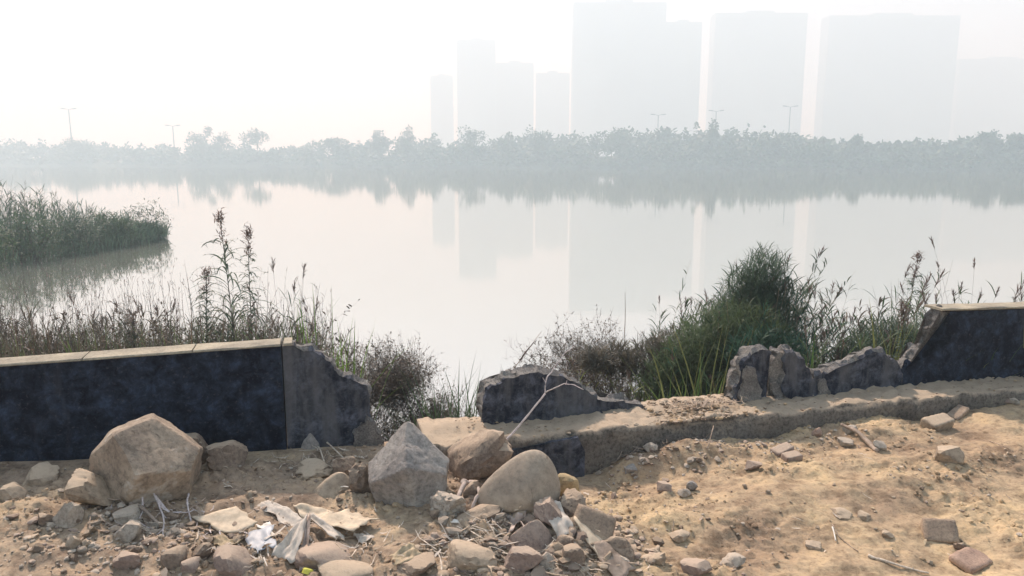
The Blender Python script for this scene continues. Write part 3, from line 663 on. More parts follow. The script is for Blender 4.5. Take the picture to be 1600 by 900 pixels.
_hp = on_z(860, 850, -.08); _hs, _hd = SD(_hp[0], _hp[1])
scatter('gravel', 1500, (_hs - .6, _hs + .5, _hd - .4, _hd + .4), (.007, .032), [M_BROWN, M_MAUVE, M_TAN, M_BROWN], sub=2, seed=5, mask=lambda s, d, r: r.uniform(0, 1, len(s)) < np.exp(-((s - _hs) / .36) ** 2 - ((d - _hd) / .25) ** 2), label='small stones filling the rubble heap')
_hp = on_z(230, 850, -.05); _ls, _ld = SD(_hp[0], _hp[1])
scatter('gravel', 700, (_ls - .6, _ls + .7, _ld - .4, _ld + .4), (.006, .022), [M_BROWN, M_MAUVE, M_TAN, M_PALE, M_TAN], sub=2, seed=6, mask=lambda s, d, r: r.uniform(0, 1, len(s)) < np.exp(-((s - _ls) / .45) ** 2 - ((d - _ld) / .25) ** 2), label='small stones below the large tan boulder')
_hp = on_z(1100, 715, -.15); _rs, _rd = SD(_hp[0], _hp[1])
scatter('gravel', 320, (_rs - .7, _rs + 1.3, .3, .7), (.005, .020), [M_BROWN, M_MAUVE, M_PALE], sub=2, seed=8, mask=lambda s, d, r: r.uniform(0, 1, len(s)) < np.exp(-((s - _rs - .1) / .7) ** 2 - ((d - .42) / .13) ** 2), label='rubble crumbs along the foot of the ledge')

def ledge_crumbs():
    r = np.random.default_rng(44); V0, T0 = ico(1); n = 1500; s = r.uniform(sx(700), 4.6, n); d = r.uniform(-.15, .29, n); sz = .002 + .010 * r.uniform(0, 1, n) ** 4
    k = r.uniform(0, 1, n) < .35; s = np.where(k, sx(1060) + r.normal(0, .22, n), s); sz = np.where(k, sz * 1.7, sz)
    P = V0[None] * (1 + .25 * r.uniform(-1, 1, (n, len(V0), 1))) * sz[:, None, None] * np.array([1.2, 1, .7])
    c = np.stack([P0[0] + s * U[0] + d * N[0], P0[1] + s * U[1] + d * N[1], .012 + sz * .3 + .004 * vnoise(s * 9, d * 9)], -1)
    me = mesh_np('ledge_crumbs', (P + c[:, None]).reshape(-1, 3), tris=(T0[None] + (np.arange(n) * len(V0))[:, None, None]).reshape(-1, 3), smooth=False)
    o = link('soil_crumbs', me, [SOIL, M_BROWN, M_TAN]); me.polygons.foreach_set('material_index', np.repeat(r.integers(0, 3, n), len(T0)).astype(np.int32)); tag(o, 'crumbs of earth and mortar on the ledge top', 'soil', kind='stuff')
ledge_crumbs()
# ------------------------------------------------------------------ sheets, twigs, rags
def P3(px, py, h=0.0):
    g = hit(px, py); g = g.copy(); g[2] = float(H(g[0], g[1])) + h; return g
def tube_pts(name, pts, r0, r1, mat, parent=None, K=None, sides=6, wob=0.0, seed=0):
    pts = np.array(pts, float); n = K or max(8, len(pts) * 5)
    t = np.linspace(0, len(pts) - 1, n); C = np.zeros((n, 3))
    for i, tt in enumerate(t):       # catmull-rom
        k = min(int(tt), len(pts) - 2); f = tt - k
        p0, p1, p2, p3 = pts[max(k - 1, 0)], pts[k], pts[k + 1], pts[min(k + 2, len(pts) - 1)]
        C[i] = .5 * ((2 * p1) + (-p0 + p2) * f + (2 * p0 - 5 * p1 + 4 * p2 - p3) * f * f + (-p0 + 3 * p1 - 3 * p2 + p3) * f ** 3)
    if wob: C += wob * np.stack([vnoise(t * 3, 0, k, seed) for k in (1, 2, 3)], -1)
    T = np.gradient(C, axis=0); T /= np.linalg.norm(T, axis=1)[:, None] + 1e-9
    up = np.array([0.13, .2, .97]); A = np.cross(T, up); A /= np.linalg.norm(A, axis=1)[:, None] + 1e-9; B = np.cross(T, A)
    rad = np.linspace(r0, r1, n) * (1 + .15 * vnoise(t * 5, 3, 0, seed))
    ang = np.linspace(0, 2 * math.pi, sides, endpoint=False)
    V = C[:, None] + rad[:, None, None] * (np.cos(ang)[None, :, None] * A[:, None] + np.sin(ang)[None, :, None] * B[:, None])
    I = np.arange(n * sides).reshape(n, sides); J = np.roll(I, -1, 1)
    q = np.stack([I[:-1], J[:-1], J[1:], I[1:]], -1).reshape(-1, 4)
    V = np.concatenate([V.reshape(-1, 3), C[[0, -1]]]); tr = [(V.shape[0] - 2, J[0, k], I[0, k]) for k in range(sides)] + [(V.shape[0] - 1, I[-1, k], J[-1, k]) for k in range(sides)]
    me = mesh_np(name, V, q, tr)
    if parent: return link(name, me, mat, parent)
    c = recentre(me); return link(name, me, mat, None, c)
def sheet(name, cs, mat, label, cat, thick=.003, warp=.012, seed=0, n=14, ragged=.08, fold=0.0, group=None, parent=None):
    """Sheet through four points (near-left, near-right, far-right, far-left), rumpled and with a real thickness."""
    a, b, c, d = [np.array(p) for p in cs]
    u, v = np.meshgrid(np.linspace(0, 1, n), np.linspace(0, 1, n), indexing='ij')
    eu = u + ragged * vnoise(v * 5, 1, u * .5, seed) * (np.abs(u - .5) * 2) ** 4; ev = v + ragged * vnoise(u * 5, 7, v * .5, seed + 1) * (np.abs(v - .5) * 2) ** 4
    u3, v3 = eu[..., None], ev[..., None]
    P = (1 - u3) * (1 - v3) * a + u3 * (1 - v3) * b + u3 * v3 * c + (1 - u3) * v3 * d
    nrm = np.cross(b - a, d - a); nrm /= np.linalg.norm(nrm)
    if nrm[2] < 0: nrm = -nrm
    h = warp * fbm(u * 2.5, v * 2.5, seed=seed, oct=3) * 2 + fold * (1 - np.abs(u - .5) * 2)
    P = P + nrm * h[..., None]
    Q = P - nrm * thick
    I = np.arange(n * n).reshape(n, n); q = np.stack([I[:-1, :-1], I[1:, :-1], I[1:, 1:], I[:-1, 1:]], -1).reshape(-1, 4)
    q2 = q[:, ::-1] + n * n
    ring = np.concatenate([I[:, 0], I[-1, 1:], I[-2::-1, -1], I[0, -2:0:-1]]); rn = np.roll(ring, -1)
    q3 = np.stack([ring, ring + n * n, rn + n * n, rn], -1)
    me = mesh_np(name, np.concatenate([P.reshape(-1, 3), Q.reshape(-1, 3)]), np.concatenate([q, q2, q3]))
    if parent: return link(name, me, mat, parent)
    cc = recentre(me); o = link(name, me, mat, None, cc); tag(o, label, cat, group); return o
M_CARD = plain('faded_cardboard', (.56, .47, .35), .9, .1, .18, 25)
M_PAPER = plain('dirty_paper', (.60, .54, .46), .9, .1, .2, 30, .1)
M_BARK = plain('peeled_bark', (.46, .37, .27), .9, .1, .35, 40)
M_DEADLEAF = plain('dead_leaf', (.47, .38, .25), .8, .2, .3, 35, .15)
M_PLAST = plain('milky_plastic', (.52, .55, .58), .45, .4, .15, 12, .35, .0004)
M_WHITE = plain('white_shard', (.74, .70, .62), .6, .3, .1, 20)
M_YCAP = plain('yellow_plastic_cap', (.62, .60, .10), .45, .4, .1, 20)
M_TWIG = plain('dry_twig', (.33, .26, .20), .9, .1, .4, 60)
M_TWIGP = plain('pale_straw', (.58, .50, .40), .85, .15, .3, 60)
M_ROOT = plain('whitish_root', (.56, .50, .48), .85, .15, .25, 60)
M_WOOD = plain('weathered_wood', (.30, .24, .19), .9, .1, .4, 18)
M_RAG = plain('dusty_rag', (.43, .36, .31), .95, .05, .3, 22)
GP = 'scraps of paper and card'
sheet('cardboard', [P3(352, 840, .012), P3(402, 826, .015), P3(372, 801, .03), P3(306, 812, .02)], M_CARD, 'flat four-cornered cardboard scrap right below the large tan boulder', 'cardboard', .008, .006, 1, group=GP)
sheet('paper_scrap', [P3(448, 824, .006), P3(482, 818, .012), P3(424, 786, .012), P3(400, 788, .01)], M_PAPER, 'curled thin paper scrap above the plastic bag, with a torn hollow', 'paper', .003, .012, 2, group=GP)
sheet('paper_scrap', [P3(480, 818, .012), P3(524, 806, .018), P3(500, 792, .012), P3(458, 796, .014)], M_CARD, 'ragged dry scrap lying between curled paper and tented sheet', 'paper', .003, .012, 3, group=GP)
sheet('paper_scrap', [P3(548, 850, .06), P3(592, 822, .035), P3(540, 806, .03), P3(488, 822, .04)], M_CARD, 'widest tented cardboard sheet with a drooping corner, in the middle foreground', 'paper', .004, .012, 4, fold=.01, group=GP)
sheet('paper_scrap', [P3(424, 876, .01), P3(464, 880, .03), P3(482, 832, .08), P3(464, 838, .05)], M_PAPER, 'upright crumpled paper beside the milky plastic bag', 'paper', .003, .02, 5, group=GP)
sheet('paper_scrap', [P3(468, 890, .015), P3(480, 888, .02), P3(487, 832, .085), P3(480, 830, .08)], M_RAG, 'narrow folded strip leaning on the upright crumpled paper', 'paper', .004, .012, 6, group=GP)
sheet('paper_scrap', [P3(524, 852, .02), P3(540, 846, .02), P3(488, 824, .06), P3(480, 828, .06)], M_PAPER, 'long strip slanting from the upright paper to the tented sheet', 'paper', .004, .008, 7, group=GP)
sheet('plastic_bag', [P3(400, 870, .012), P3(432, 858, .018), P3(424, 832, .03), P3(382, 850, .02)], M_PLAST, 'small milky blue-white plastic bag lying among the paper scraps', 'plastic bag', .002, .004, 8, ragged=.2)
sheet('paper_scrap', [P3(350, 868, .01), P3(378, 858, .014), P3(344, 842, .02), P3(330, 848, .02)], M_DEADLEAF, 'dry yellowish leaf-like scrap under the cardboard scrap', 'paper', .003, .012, 9, group=GP)
sheet('paper_scrap', [P3(560, 852, .01), P3(586, 846, .014), P3(574, 836, .015), P3(552, 838, .012)], M_PAPER, 'small paper scrap right under the tented sheet', 'paper', .003, .01, 10, group=GP)
sheet('paper_scrap', [P3(400, 828, .01), P3(424, 840, .012), P3(440, 832, .01), P3(420, 822, .01)], M_WHITE, 'small whitish scrap beside the plastic bag', 'paper', .003, .008, 11, group=GP)
sheet('cardboard', [P3(806, 812, .05), P3(832, 800, .07), P3(846, 764, .13), P3(812, 762, .115)], M_CARD, 'pale curled card strip standing against the smooth boulder', 'cardboard', .004, .014, 12, group=GP)
sheet('white_shard', [P3(706, 826, .01), P3(734, 826, .01), P3(728, 816, .014), P3(688, 815, .014)], M_WHITE, 'narrow white shard in front of the rough pale chunk', 'shard', .005, .004, 13)
sheet('cardboard', [P3(872, 856, .03), P3(898, 842, .04), P3(874, 806, .07), P3(846, 812, .065)], M_PAPER, 'pale shell-like piece in the heap right of the mauve angular stone', 'cardboard', .005, .014, 14, group=GP)
sheet('cardboard', [P3(938, 884, .02), P3(962, 872, .02), P3(914, 828, .06), P3(894, 832, .06)], M_CARD, 'long pale slat sliding down the right side of the heap', 'cardboard', .008, .006, 15, group=GP)
sheet('wooden_board', [P3(962, 912, .02), P3(990, 896, .02), P3(944, 858, .045), P3(924, 862, .045)], M_WOOD, 'dark weathered board at the bottom edge of the heap', 'board', .014, .004, 16)
sheet('dead_leaf', [P3(620, 894, .02), P3(664, 878, .03), P3(642, 862, .03), P3(610, 874, .025)], M_DEADLEAF, 'broad dead leaf draped at the bottom edge left of the broad tan stone', 'leaf', .002, .012, 17)
# swirl of rag on the heap
def rag(px, py, label):
    root = P3(px, py, .02); pts = []
    for k in range(30):
        a = k * .55; rr = .055 - k * .0014; pts.append(root + np.array([math.cos(a) * rr, math.sin(a) * rr * .8, .008 + k * .0016]))
    o = tube_pts('rag', pts, .014, .006, M_RAG, K=110, sides=8, wob=.008, seed=4); tag(o, label, 'rag')
sheet('rag', [P3(778, 838, .03), P3(832, 832, .05), P3(826, 796, .085), P3(776, 802, .06)], M_RAG, 'crumpled dusty rag bunched on top of the heap', 'rag', .006, .05, 18, n=30, ragged=.25)
o = tube_pts('rag', [P3(712, 800, .02), P3(722, 775, .06), P3(738, 768, .065), P3(746, 784, .03), P3(738, 802, .01)], .014, .008, M_RAG, K=40, sides=8, wob=.012, seed=9); tag(o, 'crumpled brown rag drooping between pitted chunk and oval striped stone', 'rag')
# yellow cap
def cap():
    g = P3(481, 902, .016); bm = bmesh.new(); n = 28
    prof = [(.0, .012), (.012, .012), (.0165, .0105), (.018, .007), (.018, -.006), (.0155, -.006), (.0155, .004), (0, .006)]
    vs = []
    for r_, z in prof: vs.append([bm.verts.new((r_ * math.cos(i * 6.2832 / n) * 1.25 * (1 + (.02 if i % 2 and r_ > .0165 else 0)), r_ * 1.25 * math.sin(i * 6.2832 / n), z * 1.25)) for i in range(n)] if r_ else [bm.verts.new((0, 0, z * 1.25))])
    for a, b in zip(vs, vs[1:]):
        for i in range(n):
            j = (i + 1) % n
            if len(a) == 1: bm.faces.new((a[0], b[i], b[j]))
            elif len(b) == 1: bm.faces.new((a[i], b[0], a[j]))
            else: bm.faces.new((a[i], b[i], b[j], a[j]))
    bmesh.ops.recalc_face_normals(bm, faces=bm.faces)
    me = bpy.data.meshes.new('bottle_cap'); bm.to_mesh(me); bm.free(); o = link('bottle_cap', me, M_YCAP, None, g); o.rotation_euler = (R(-28), R(15), 0)
    tag(o, 'yellow plastic bottle cap at the bottom edge', 'cap')
cap()
GT = 'twigs and roots on the ground'
def twig(pts, r0, r1, mat, label, name='twig', group=GT, wob=.003, seed=0, cat='twig'):
    o = tube_pts(name, [P3(*p) if len(p) == 3 else p for p in pts], r0, r1, mat, wob=wob, seed=seed); tag(o, label, cat, group); return o
twig([(196, 790, .01), (192, 778, .06), (198, 790, .03), (214, 800, .01)], .005, .003, M_ROOT, 'leftmost whitish root loop under the tan boulder', 'root', cat='root')
twig([(224, 800, .03), (226, 790, .06), (236, 786, .07), (248, 800, .05), (256, 816, .03), (254, 838, .01), (248, 866, .004)], .005, .003, M_ROOT, 'longest whitish root arching out from under the tan boulder', 'root', cat='root')
twig([(205, 796, .03), (226, 806, .03), (250, 822, .02)], .009, .006, M_WOOD, 'thick dull root lying along the tan boulder foot', 'root', cat='root')
twig([(296, 784, .05), (294, 800, .03), (300, 820, .012), (302, 834, .006)], .0045, .003, M_ROOT, 'short upright white root at the right foot of the tan boulder', 'root', cat='root')
twig([(262, 812, .015), (296, 804, .02), (322, 786, .03)], .005, .003, M_TWIG, 'thin root crossing behind the short upright white root', 'root', cat='root')
twig([(486, 694, .02), (500, 712, .03), (508, 734, .02)], .005, .004, M_TWIGP, 'pale dry stalk falling left below the pointed grey stone', cat='stalk')
twig([(492, 690, .03), (512, 700, .03), (540, 720, .015)], .006, .003, M_TWIGP, 'pale dry stalk running right below the pointed grey stone', cat='stalk')
twig([(526, 766, .03), (545, 776, .03)], .0035, .003, M_WHITE, 'short white straw lying on the half-dome stone', cat='straw')
twig([(746, 786, .04), (756, 798, .03), (762, 808, .03)], .0045, .003, M_WHITE, 'short white stick beside the oval striped stone')
twig([(760, 850, .02), (790, 880, .02), (812, 900, .02)], .005, .003, M_TWIG, 'brown twig sloping down the left of the heap')
twig([(1300, 826, .01), (1312, 842, .01), (1340, 862, .006)], .004, .002, M_TWIG, 'crossed dark twig on the lower right slope')
twig([(1356, 868, .006), (1392, 880, .008), (1450, 896, .006)], .008, .004, M_TWIGP, 'long pale dry stalk at the lower right near the bottom edge', cat='stalk')
twig([(1314, 672, .03), (1338, 684, .035), (1352, 697, .02), (1370, 708, .004)], .010, .016, M_WOOD, 'broken dark stick lying below the ledge between white stones', 'stick', cat='stick')
twig([(1546, 688, .004), (1564, 698, .004), (1582, 706, .002)], .003, .002, M_TWIG, 'thin dark twig on the slope near the right edge')
twig([(1300, 830, .02), (1306, 846, .01)], .004, .003, M_WHITE, 'short white straw crossing the dark twig', cat='straw')
twig([(1104, 714, .05), (1112, 700, .10), (1113, 690, .11)], .004, .0025, M_TWIG, 'short dark root sticking from the earth below the ledge', cat='root', name='root')
# loose bundle of straw left of the heap
def litter(name, n, px, py, spread, L, mats, seed, label, zl=.02, cat='litter', flatz=None):
    r = np.random.default_rng(seed); g = P3(px, py) if flatz is None else on_z(px, py, flatz); s0, d0 = SD(g[0], g[1]); V, Q, M = [], [], []
    for i in range(n):
        s = s0 + r.normal() * spread[0]; d = d0 + r.normal() * spread[1]
        if flatz is not None: d = min(max(d, -.15), .27)
        elif d < .02: continue
        a = r.uniform(0, math.pi) if spread[2] is None else spread[2] + r.normal() * .5
        l = L * r.uniform(.4, 1.3); K = 5; w = r.uniform(.0012, .004) * (3.0 if r.uniform() < .12 else 1)
        c = np.linspace(-.5, .5, K); bend = r.uniform(-.3, .3) * l
        ss = s + c * l * math.cos(a) - bend * (c ** 2) * math.sin(a); dd = d + c * l * math.sin(a) + bend * (c ** 2) * math.cos(a)
        z = np.maximum(Hsd(ss, dd) + .002, 0) * 0 + Hsd(ss, dd) + .004 + r.uniform(0, zl) * (.3 + np.abs(c + r.uniform(-.4, .4)))
        if flatz is not None: z = np.full(K, flatz) + .03 + r.uniform(0, zl) * (.3 + np.abs(c + r.uniform(-.4, .4)))
        for k in range(K):
            ww = w * (1 - abs(c[k]) * 1.1)
            V.append(XY(ss[k] - math.sin(a) * ww, dd[k] + math.cos(a) * ww, z[k])); V.append(XY(ss[k] + math.sin(a) * ww, dd[k] - math.cos(a) * ww, z[k] + r.uniform(0, .002)))
        b = len(V) - 2 * K
        for k in range(K - 1): Q.append((b + 2 * k, b + 2 * k + 1, b + 2 * k + 3, b + 2 * k + 2)); M.append(i % len(mats))
    me = mesh_np(name, V, Q); o = link(name, me, mats); me.polygons.foreach_set('material_index', np.array(M, np.int32)); tag(o, label, cat, kind='stuff')
litter('straw_litter', 110, 745, 850, (.13, .07, .5), .13, [M_TWIGP, M_PAPER, M_BARK], 31, 'loose bundle of straw and bark on the left of the heap', .05)
litter('straw_litter', 90, 880, 880, (.13, .10, .8), .11, [M_TWIGP, M_BARK, M_TWIG], 32, 'straw and splinters in the heap', .05)
litter('straw_litter', 90, 470, 850, (.22, .10, None), .10, [M_TWIGP, M_PAPER, M_BARK], 33, 'straw among the paper scraps', .04)
litter('straw_litter', 70, 500, 720, (.16, .08, None), .09, [M_TWIGP, M_TWIG], 34, 'dry stalk pieces near the pointed stone', .04)
litter('straw_litter', 90, 280, 820, (.16, .08, None), .10, [M_ROOT, M_TWIG, M_TWIGP], 35, 'rootlets below the tan boulder', .04)
litter('straw_litter', 260, 800, 780, (2.0, .6, None), .05, [M_TWIGP, M_TWIG, M_DEADLEAF], 36, 'thin scattered straw over the earth', .008)
litter('straw_litter', 120, 1010, 705, (.16, .05, None), .09, [M_TWIG, M_WOOD], 37, 'tangle of roots and twigs under the ledge corner', .06)

# ------------------------------------------------------------------ plants
class Geo:
    def __init__(s): s.V = []; s.Q = []; s.n = 0
    def ribbon(s, P, W, side):
        Nn, K, _ = P.shape; W = np.broadcast_to(W, (Nn, K)); A = P - side[:, None] * W[..., None] * .5; B = P + side[:, None] * W[..., None] * .5
        V = np.stack([A, B], 2).reshape(-1, 3); I = (np.arange(Nn * K * 2).reshape(Nn, K, 2)) + s.n
        q = np.stack([I[:, :-1, 0], I[:, :-1, 1], I[:, 1:, 1], I[:, 1:, 0]], -1).reshape(-1, 4)
        s.V.append(V); s.Q.append(q); s.n += len(V)
    def tube(s, P, W):
        Nn, K, _ = P.shape; W = np.broadcast_to(W, (Nn, K)); a = np.array([0, 2.094, 4.189])
        off = np.stack([np.cos(a), np.sin(a), np.zeros(3)], -1)
        V = (P[:, :, None] + off[None, None] * W[..., None, None] * .5).reshape(-1, 3); I = np.arange(Nn * K * 3).reshape(Nn, K, 3) + s.n; J = np.roll(I, -1, 2)
        q = np.stack([I[:, :-1], J[:, :-1], J[:, 1:], I[:, 1:]], -1).reshape(-1, 4); s.V.append(V); s.Q.append(q); s.n += len(V)
    def mesh(s, name): return mesh_np(name, np.concatenate(s.V), np.concatenate(s.Q))
def arcs(base, az, lean, L, droop, K, pw=1.4):
    n = len(base); t = np.linspace(0, 1, K); th = lean[:, None] + droop[:, None] * t[None] ** pw
    ds = L[:, None] / (K - 1); h = np.concatenate([np.zeros((n, 1)), np.cumsum(np.sin(th[:, :-1]) * ds, 1)], 1); v = np.concatenate([np.zeros((n, 1)), np.cumsum(np.cos(th[:, :-1]) * ds, 1)], 1)
    return base[:, None] + np.stack([h * np.cos(az)[:, None], h * np.sin(az)[:, None], v], -1)
def sidev(az, r, j=.6):
    a = az + math.pi / 2 + r.normal(0, j, len(az)); return np.stack([np.cos(a), np.sin(a), r.normal(0, .3, len(az))], -1)
TAP = lambda K: np.sin(np.linspace(.35, math.pi, K)) ** .8
def g_grass(G, base, L, w, r, lean=.35, droop=.9, K=5):
    n = len(base); az = r.uniform(0, 6.28, n); P = arcs(base, az, np.abs(r.normal(0, lean, n)), L * r.uniform(.5, 1.1, n), r.uniform(.1, droop, n), K)
    G.ribbon(P, w * r.uniform(.6, 1.3, (n, 1)) * TAP(K)[None], sidev(az, r))
def g_reeds(GS, GL, GP_, base, L, r, leaves=7, lw=.011, ll=.26, plume=.6, pl=.16, lean=.09, laz=None, ldroop=1.4, sw=.005, pfil=26):
    n = len(base); az = r.uniform(0, 6.28, n) if laz is None else r.normal(laz, .5, n); K = 8
    ln = np.abs(r.normal(lean, .07, n)); Ls = L * r.uniform(.6, 1.05, n) if np.isscalar(L) else L
    P = arcs(base, az, ln, Ls, r.uniform(.02, .25, n), K); GS.tube(P, np.linspace(sw, sw * .35, K)[None])
    if leaves:
        t = r.uniform(.15, .97, (n, leaves)); f = t * (K - 1); k = np.minimum(f.astype(int), K - 2); fr = (f - k)[..., None]
        ar = np.arange(n)[:, None]; B = (P[ar, k] * (1 - fr) + P[ar, k + 1] * fr).reshape(-1, 3); m = len(B); a2 = r.uniform(0, 6.28, m)
        Q = arcs(B, a2, r.uniform(.35, .9, m), ll * r.uniform(.45, 1.15, m), r.uniform(.4, ldroop, m), 5); GL.ribbon(Q, lw * r.uniform(.6, 1.2, (m, 1)) * TAP(5)[None], sidev(a2, r, .8))
    if plume and GP_ is not None:
        sel = np.nonzero(r.uniform(0, 1, n) < plume)[0]
        if len(sel):
            tip = P[sel, -1]; c = pfil; t = r.uniform(0, 1, (len(sel), c)); B = (tip[:, None] - np.array([0, 0, 1.0]) * (t[..., None] * pl * .8)).reshape(-1, 3)
            B[:, :2] += (np.repeat(P[sel, -2, :2] - P[sel, -1, :2], c, 0)) * (t.reshape(-1, 1) * pl * .8 / (Ls[sel].mean() / 7)) if len(sel) else 0
            m = len(B); a2 = r.normal(0, .9, m) + np.repeat(az[sel], c)
            Q = arcs(B, a2, r.uniform(.1, .6, m), pl * .45 * r.uniform(.5, 1.1, m), r.uniform(.3, 1.5, m), 4)
            GP_.ribbon(Q, .0065 * r.uniform(.5, 1.4, (m, 1)) * np.array([.5, 1, .9, .3])[None], sidev(a2, r, 1.2))
def g_brush(GS, GL, base, size, r, t0=.3, n1=14, n2=9, n3=6, sw=.006, flat=1.0, leafn=3, lw=.012, laz=None, spread=1.0):
    """Dry tangled brush: arching stems, side twigs, small shrivelled leaves."""
    n = n1 * len(base); B = np.repeat(base, n1, 0) + np.concatenate([r.normal(0, size * .08, (n, 2)), np.zeros((n, 1))], 1)
    az = r.uniform(0, 6.28, n) if laz is None else r.normal(laz, .9, n)
    P = arcs(B, az, r.uniform(.1, .9 * spread, n), size * r.uniform(.6, 1.1, n), r.uniform(.3, 1.6, n) * flat, 7); GS.tube(P, np.linspace(sw, sw * .4, 7)[None])
    def sub(P, c, L, w):
        n, K, _ = P.shape; t = r.uniform(L, 1, (n, c)); f = t * (K - 1); k = np.minimum(f.astype(int), K - 2); fr = (f - k)[..., None]; ar = np.arange(n)[:, None]
        B = (P[ar, k] * (1 - fr) + P[ar, k + 1] * fr).reshape(-1, 3); m = len(B)
        a = r.uniform(0, 6.28, m); return B, a, m
    B, a, m = sub(P, n2, t0, 0); Q = arcs(B, a, r.uniform(.2, 1.7, m), size * .33 * r.uniform(.5, 1.2, m), r.uniform(-.6, .9, m), 5); GS.tube(Q, np.linspace(sw * .5, sw * .25, 5)[None])
    B, a, m = sub(Q, n3, .3, 0); S = arcs(B, a, r.uniform(.2, 1.9, m), size * .10 * r.uniform(.5, 1.3, m), r.uniform(-.6, .9, m), 3); GS.ribbon(S, np.array([[sw * .35, sw * .3, sw * .15]]), sidev(a, r))
    if leafn:
        B, a, m = sub(Q, leafn, .3, 0); S = arcs(B, a, r.uniform(.4, 2.2, m), .035 * r.uniform(.5, 1.4, m), r.uniform(0, 1, m), 4); GL.ribbon(S, lw * r.uniform(.5, 1.3, (m, 1)) * TAP(4)[None], sidev(a, r, 1.2))
L_GREEN = leaf('fresh_green_blade', (.12, .20, .05), .4); L_DGREEN = leaf('reed_green', (.065, .105, .05), .35); L_GREY = leaf('grey_green_leaf', (.09, .13, .085), .3)
L_BROWN = leaf('withered_leaf', (.13, .105, .08), .25); L_MOUND = leaf('mound_green', (.09, .125, .06), .35); L_DUNG = leaf('dusty_green_blade', (.12, .15, .075), .3); L_ISLE = leaf('islet_green', (.085, .135, .085), .35); L_DUN = leaf('dun_leaf', (.115, .105, .08), .25); L_STRAW = leaf('straw_stem', (.26, .20, .12), .2); L_DARK = leaf('dark_stem', (.07, .055, .045), .1)
L_PLUME = leaf('brown_seed_plume', (.17, .125, .105), .35); L_PLUMEG = leaf('grey_seed_plume', (.22, .185, .16), .35)
L_YGREEN = leaf('yellow_green_blade', (.17, .19, .07), .4); L_BLUE = leaf('blue_green_frond', (.05, .11, .07), .3)
ZH = ray(800, 250)
def gx(px, Y, py=520): return (np.asarray(px, float) - 800) / (F * CP - (py - 450) * SP) * Y
def gz(py, Y): return HC - (F * SP + (py - 450) * CP) / (F * CP - (py - 450) * SP) * Y
def cl(px, Y, n, sp, r, zoff=0.0):
    c = np.array([gx(px, Y), Y]); p = c + r.normal(0, sp, (n, 2)); z = np.maximum(H(p[:, 0], p[:, 1], False), WATER_Z - .02) + zoff
    return np.concatenate([p, z[:, None]], 1)
def plant_obj(name, label, cat, group, parts, centre):
    e = empty(name, centre); tag(e, label, cat, group)
    for pn, G, mat in parts:
        if not G.V: continue
        me = G.mesh(pn); V = np.zeros(len(me.vertices) * 3, np.float32); me.vertices.foreach_get('co', V); V = (V.reshape(-1, 3) - np.array(centre, np.float32)); me.vertices.foreach_set('co', V.ravel()); me.update()
        o = link(pn, me, mat, e)
        if pn in ('seed_head', 'foliage', 'frond', 'blade') or (pn == 'stem' and len(me.polygons) > 80): o['kind'] = 'stuff'
    return e
def reed_plant(px, Y, top, n, label, leafm=L_DGREEN, plm=L_PLUME, group='reeds on the near bank', sp=.09, seed=0, name='reed_clump', **kw):
    r = np.random.default_rng(seed); b = cl(px, Y, n, sp, r); c = (gx(px, Y), Y, float(b[:, 2].min())); L = gz(top, Y) - c[2]
    Ls = L * r.uniform(.55, .98, n); Ls[0] = L * 1.0; b[0, :2] = c[:2]
    GS, GL, G3_ = Geo(), Geo(), Geo(); g_reeds(GS, GL, G3_, b, Ls, r, **kw)
    plant_obj(name, label, 'reeds', group, [('stem', GS, L_STRAW if kw.get('_') else L_DARK), ('foliage', GL, leafm), ('seed_head', G3_, plm)], c)
def feather_plant(px, Y, top, label, seed, w=.5, tiers=9, dark=L_DARK, group='tall plumed weeds on the near bank'):
    """Tall weed: one stout stem, arching drooping fronds in tiers, dark tuft on top."""
    r = np.random.default_rng(seed); x = gx(px, Y); z0 = float(max(H(x, Y, False), WATER_Z)); L = gz(top, Y) - z0
    GS, GL, GT_ = Geo(), Geo(), Geo(); base = np.array([[x, Y, z0]]); P = arcs(base, np.array([r.uniform(0, 6)]), np.array([.02]), np.array([L]), np.array([.06]), 12); GS.tube(P, np.linspace(.016, .005, 12)[None])
    B = []
    for k in range(tiers * 7):
        t = .30 + .60 * k / (tiers * 7); f = t * 11; i = min(int(f), 10); B.append(P[0, i] * (1 - f + i) + P[0, i + 1] * (f - i))
    B = np.array(B); m = len(B); a = r.uniform(0, 6.28, m); t = np.linspace(0, 1, m); Lf = w * (1 - .65 * t) * r.uniform(.7, 1.1, m)
    Q = arcs(B, a, r.uniform(.5, 1.0, m), Lf, r.uniform(1.5, 2.2, m), 8, 1.0); GL.ribbon(Q, .014 * TAP(8)[None] + .003, sidev(a, r, .3))
    # leaflets hanging off the fronds
    kk = 6; f = r.uniform(1, 7, (m, kk)); i = np.minimum(f.astype(int), 6); fr = (f - i)[..., None]; ar = np.arange(m)[:, None]; C = (Q[ar, i] * (1 - fr) + Q[ar, np.minimum(i + 1, 7)] * fr).reshape(-1, 3)
    mm = len(C); a3 = r.uniform(0, 6.28, mm); GL.ribbon(arcs(C, a3, r.uniform(1.2, 2.2, mm), .055 * r.uniform(.5, 1.3, mm), r.uniform(0, .8, mm), 3), np.array([[.004, .007, .001]]), sidev(a3, r))
    for c_, n_, s_ in ((P[0, -1], 110, .055), (P[0, -2], 60, .05)):
        B = c_ + r.normal(0, .018, (n_, 3)) * np.array([1, 1, 2.2]); a = r.uniform(0, 6.28, n_); GT_.ribbon(arcs(B, a, r.uniform(.2, 1.6, n_), s_ * r.uniform(.5, 1.3, n_), r.uniform(.2, 1.2, n_), 4), np.array([[.004, .009, .007, .001]]), sidev(a, r))
    plant_obj('plumed_weed', label, 'weed', group, [('stem', GS, dark), ('frond', GL, L_GREY), ('seed_head', GT_, L_PLUME)], (x, Y, z0))
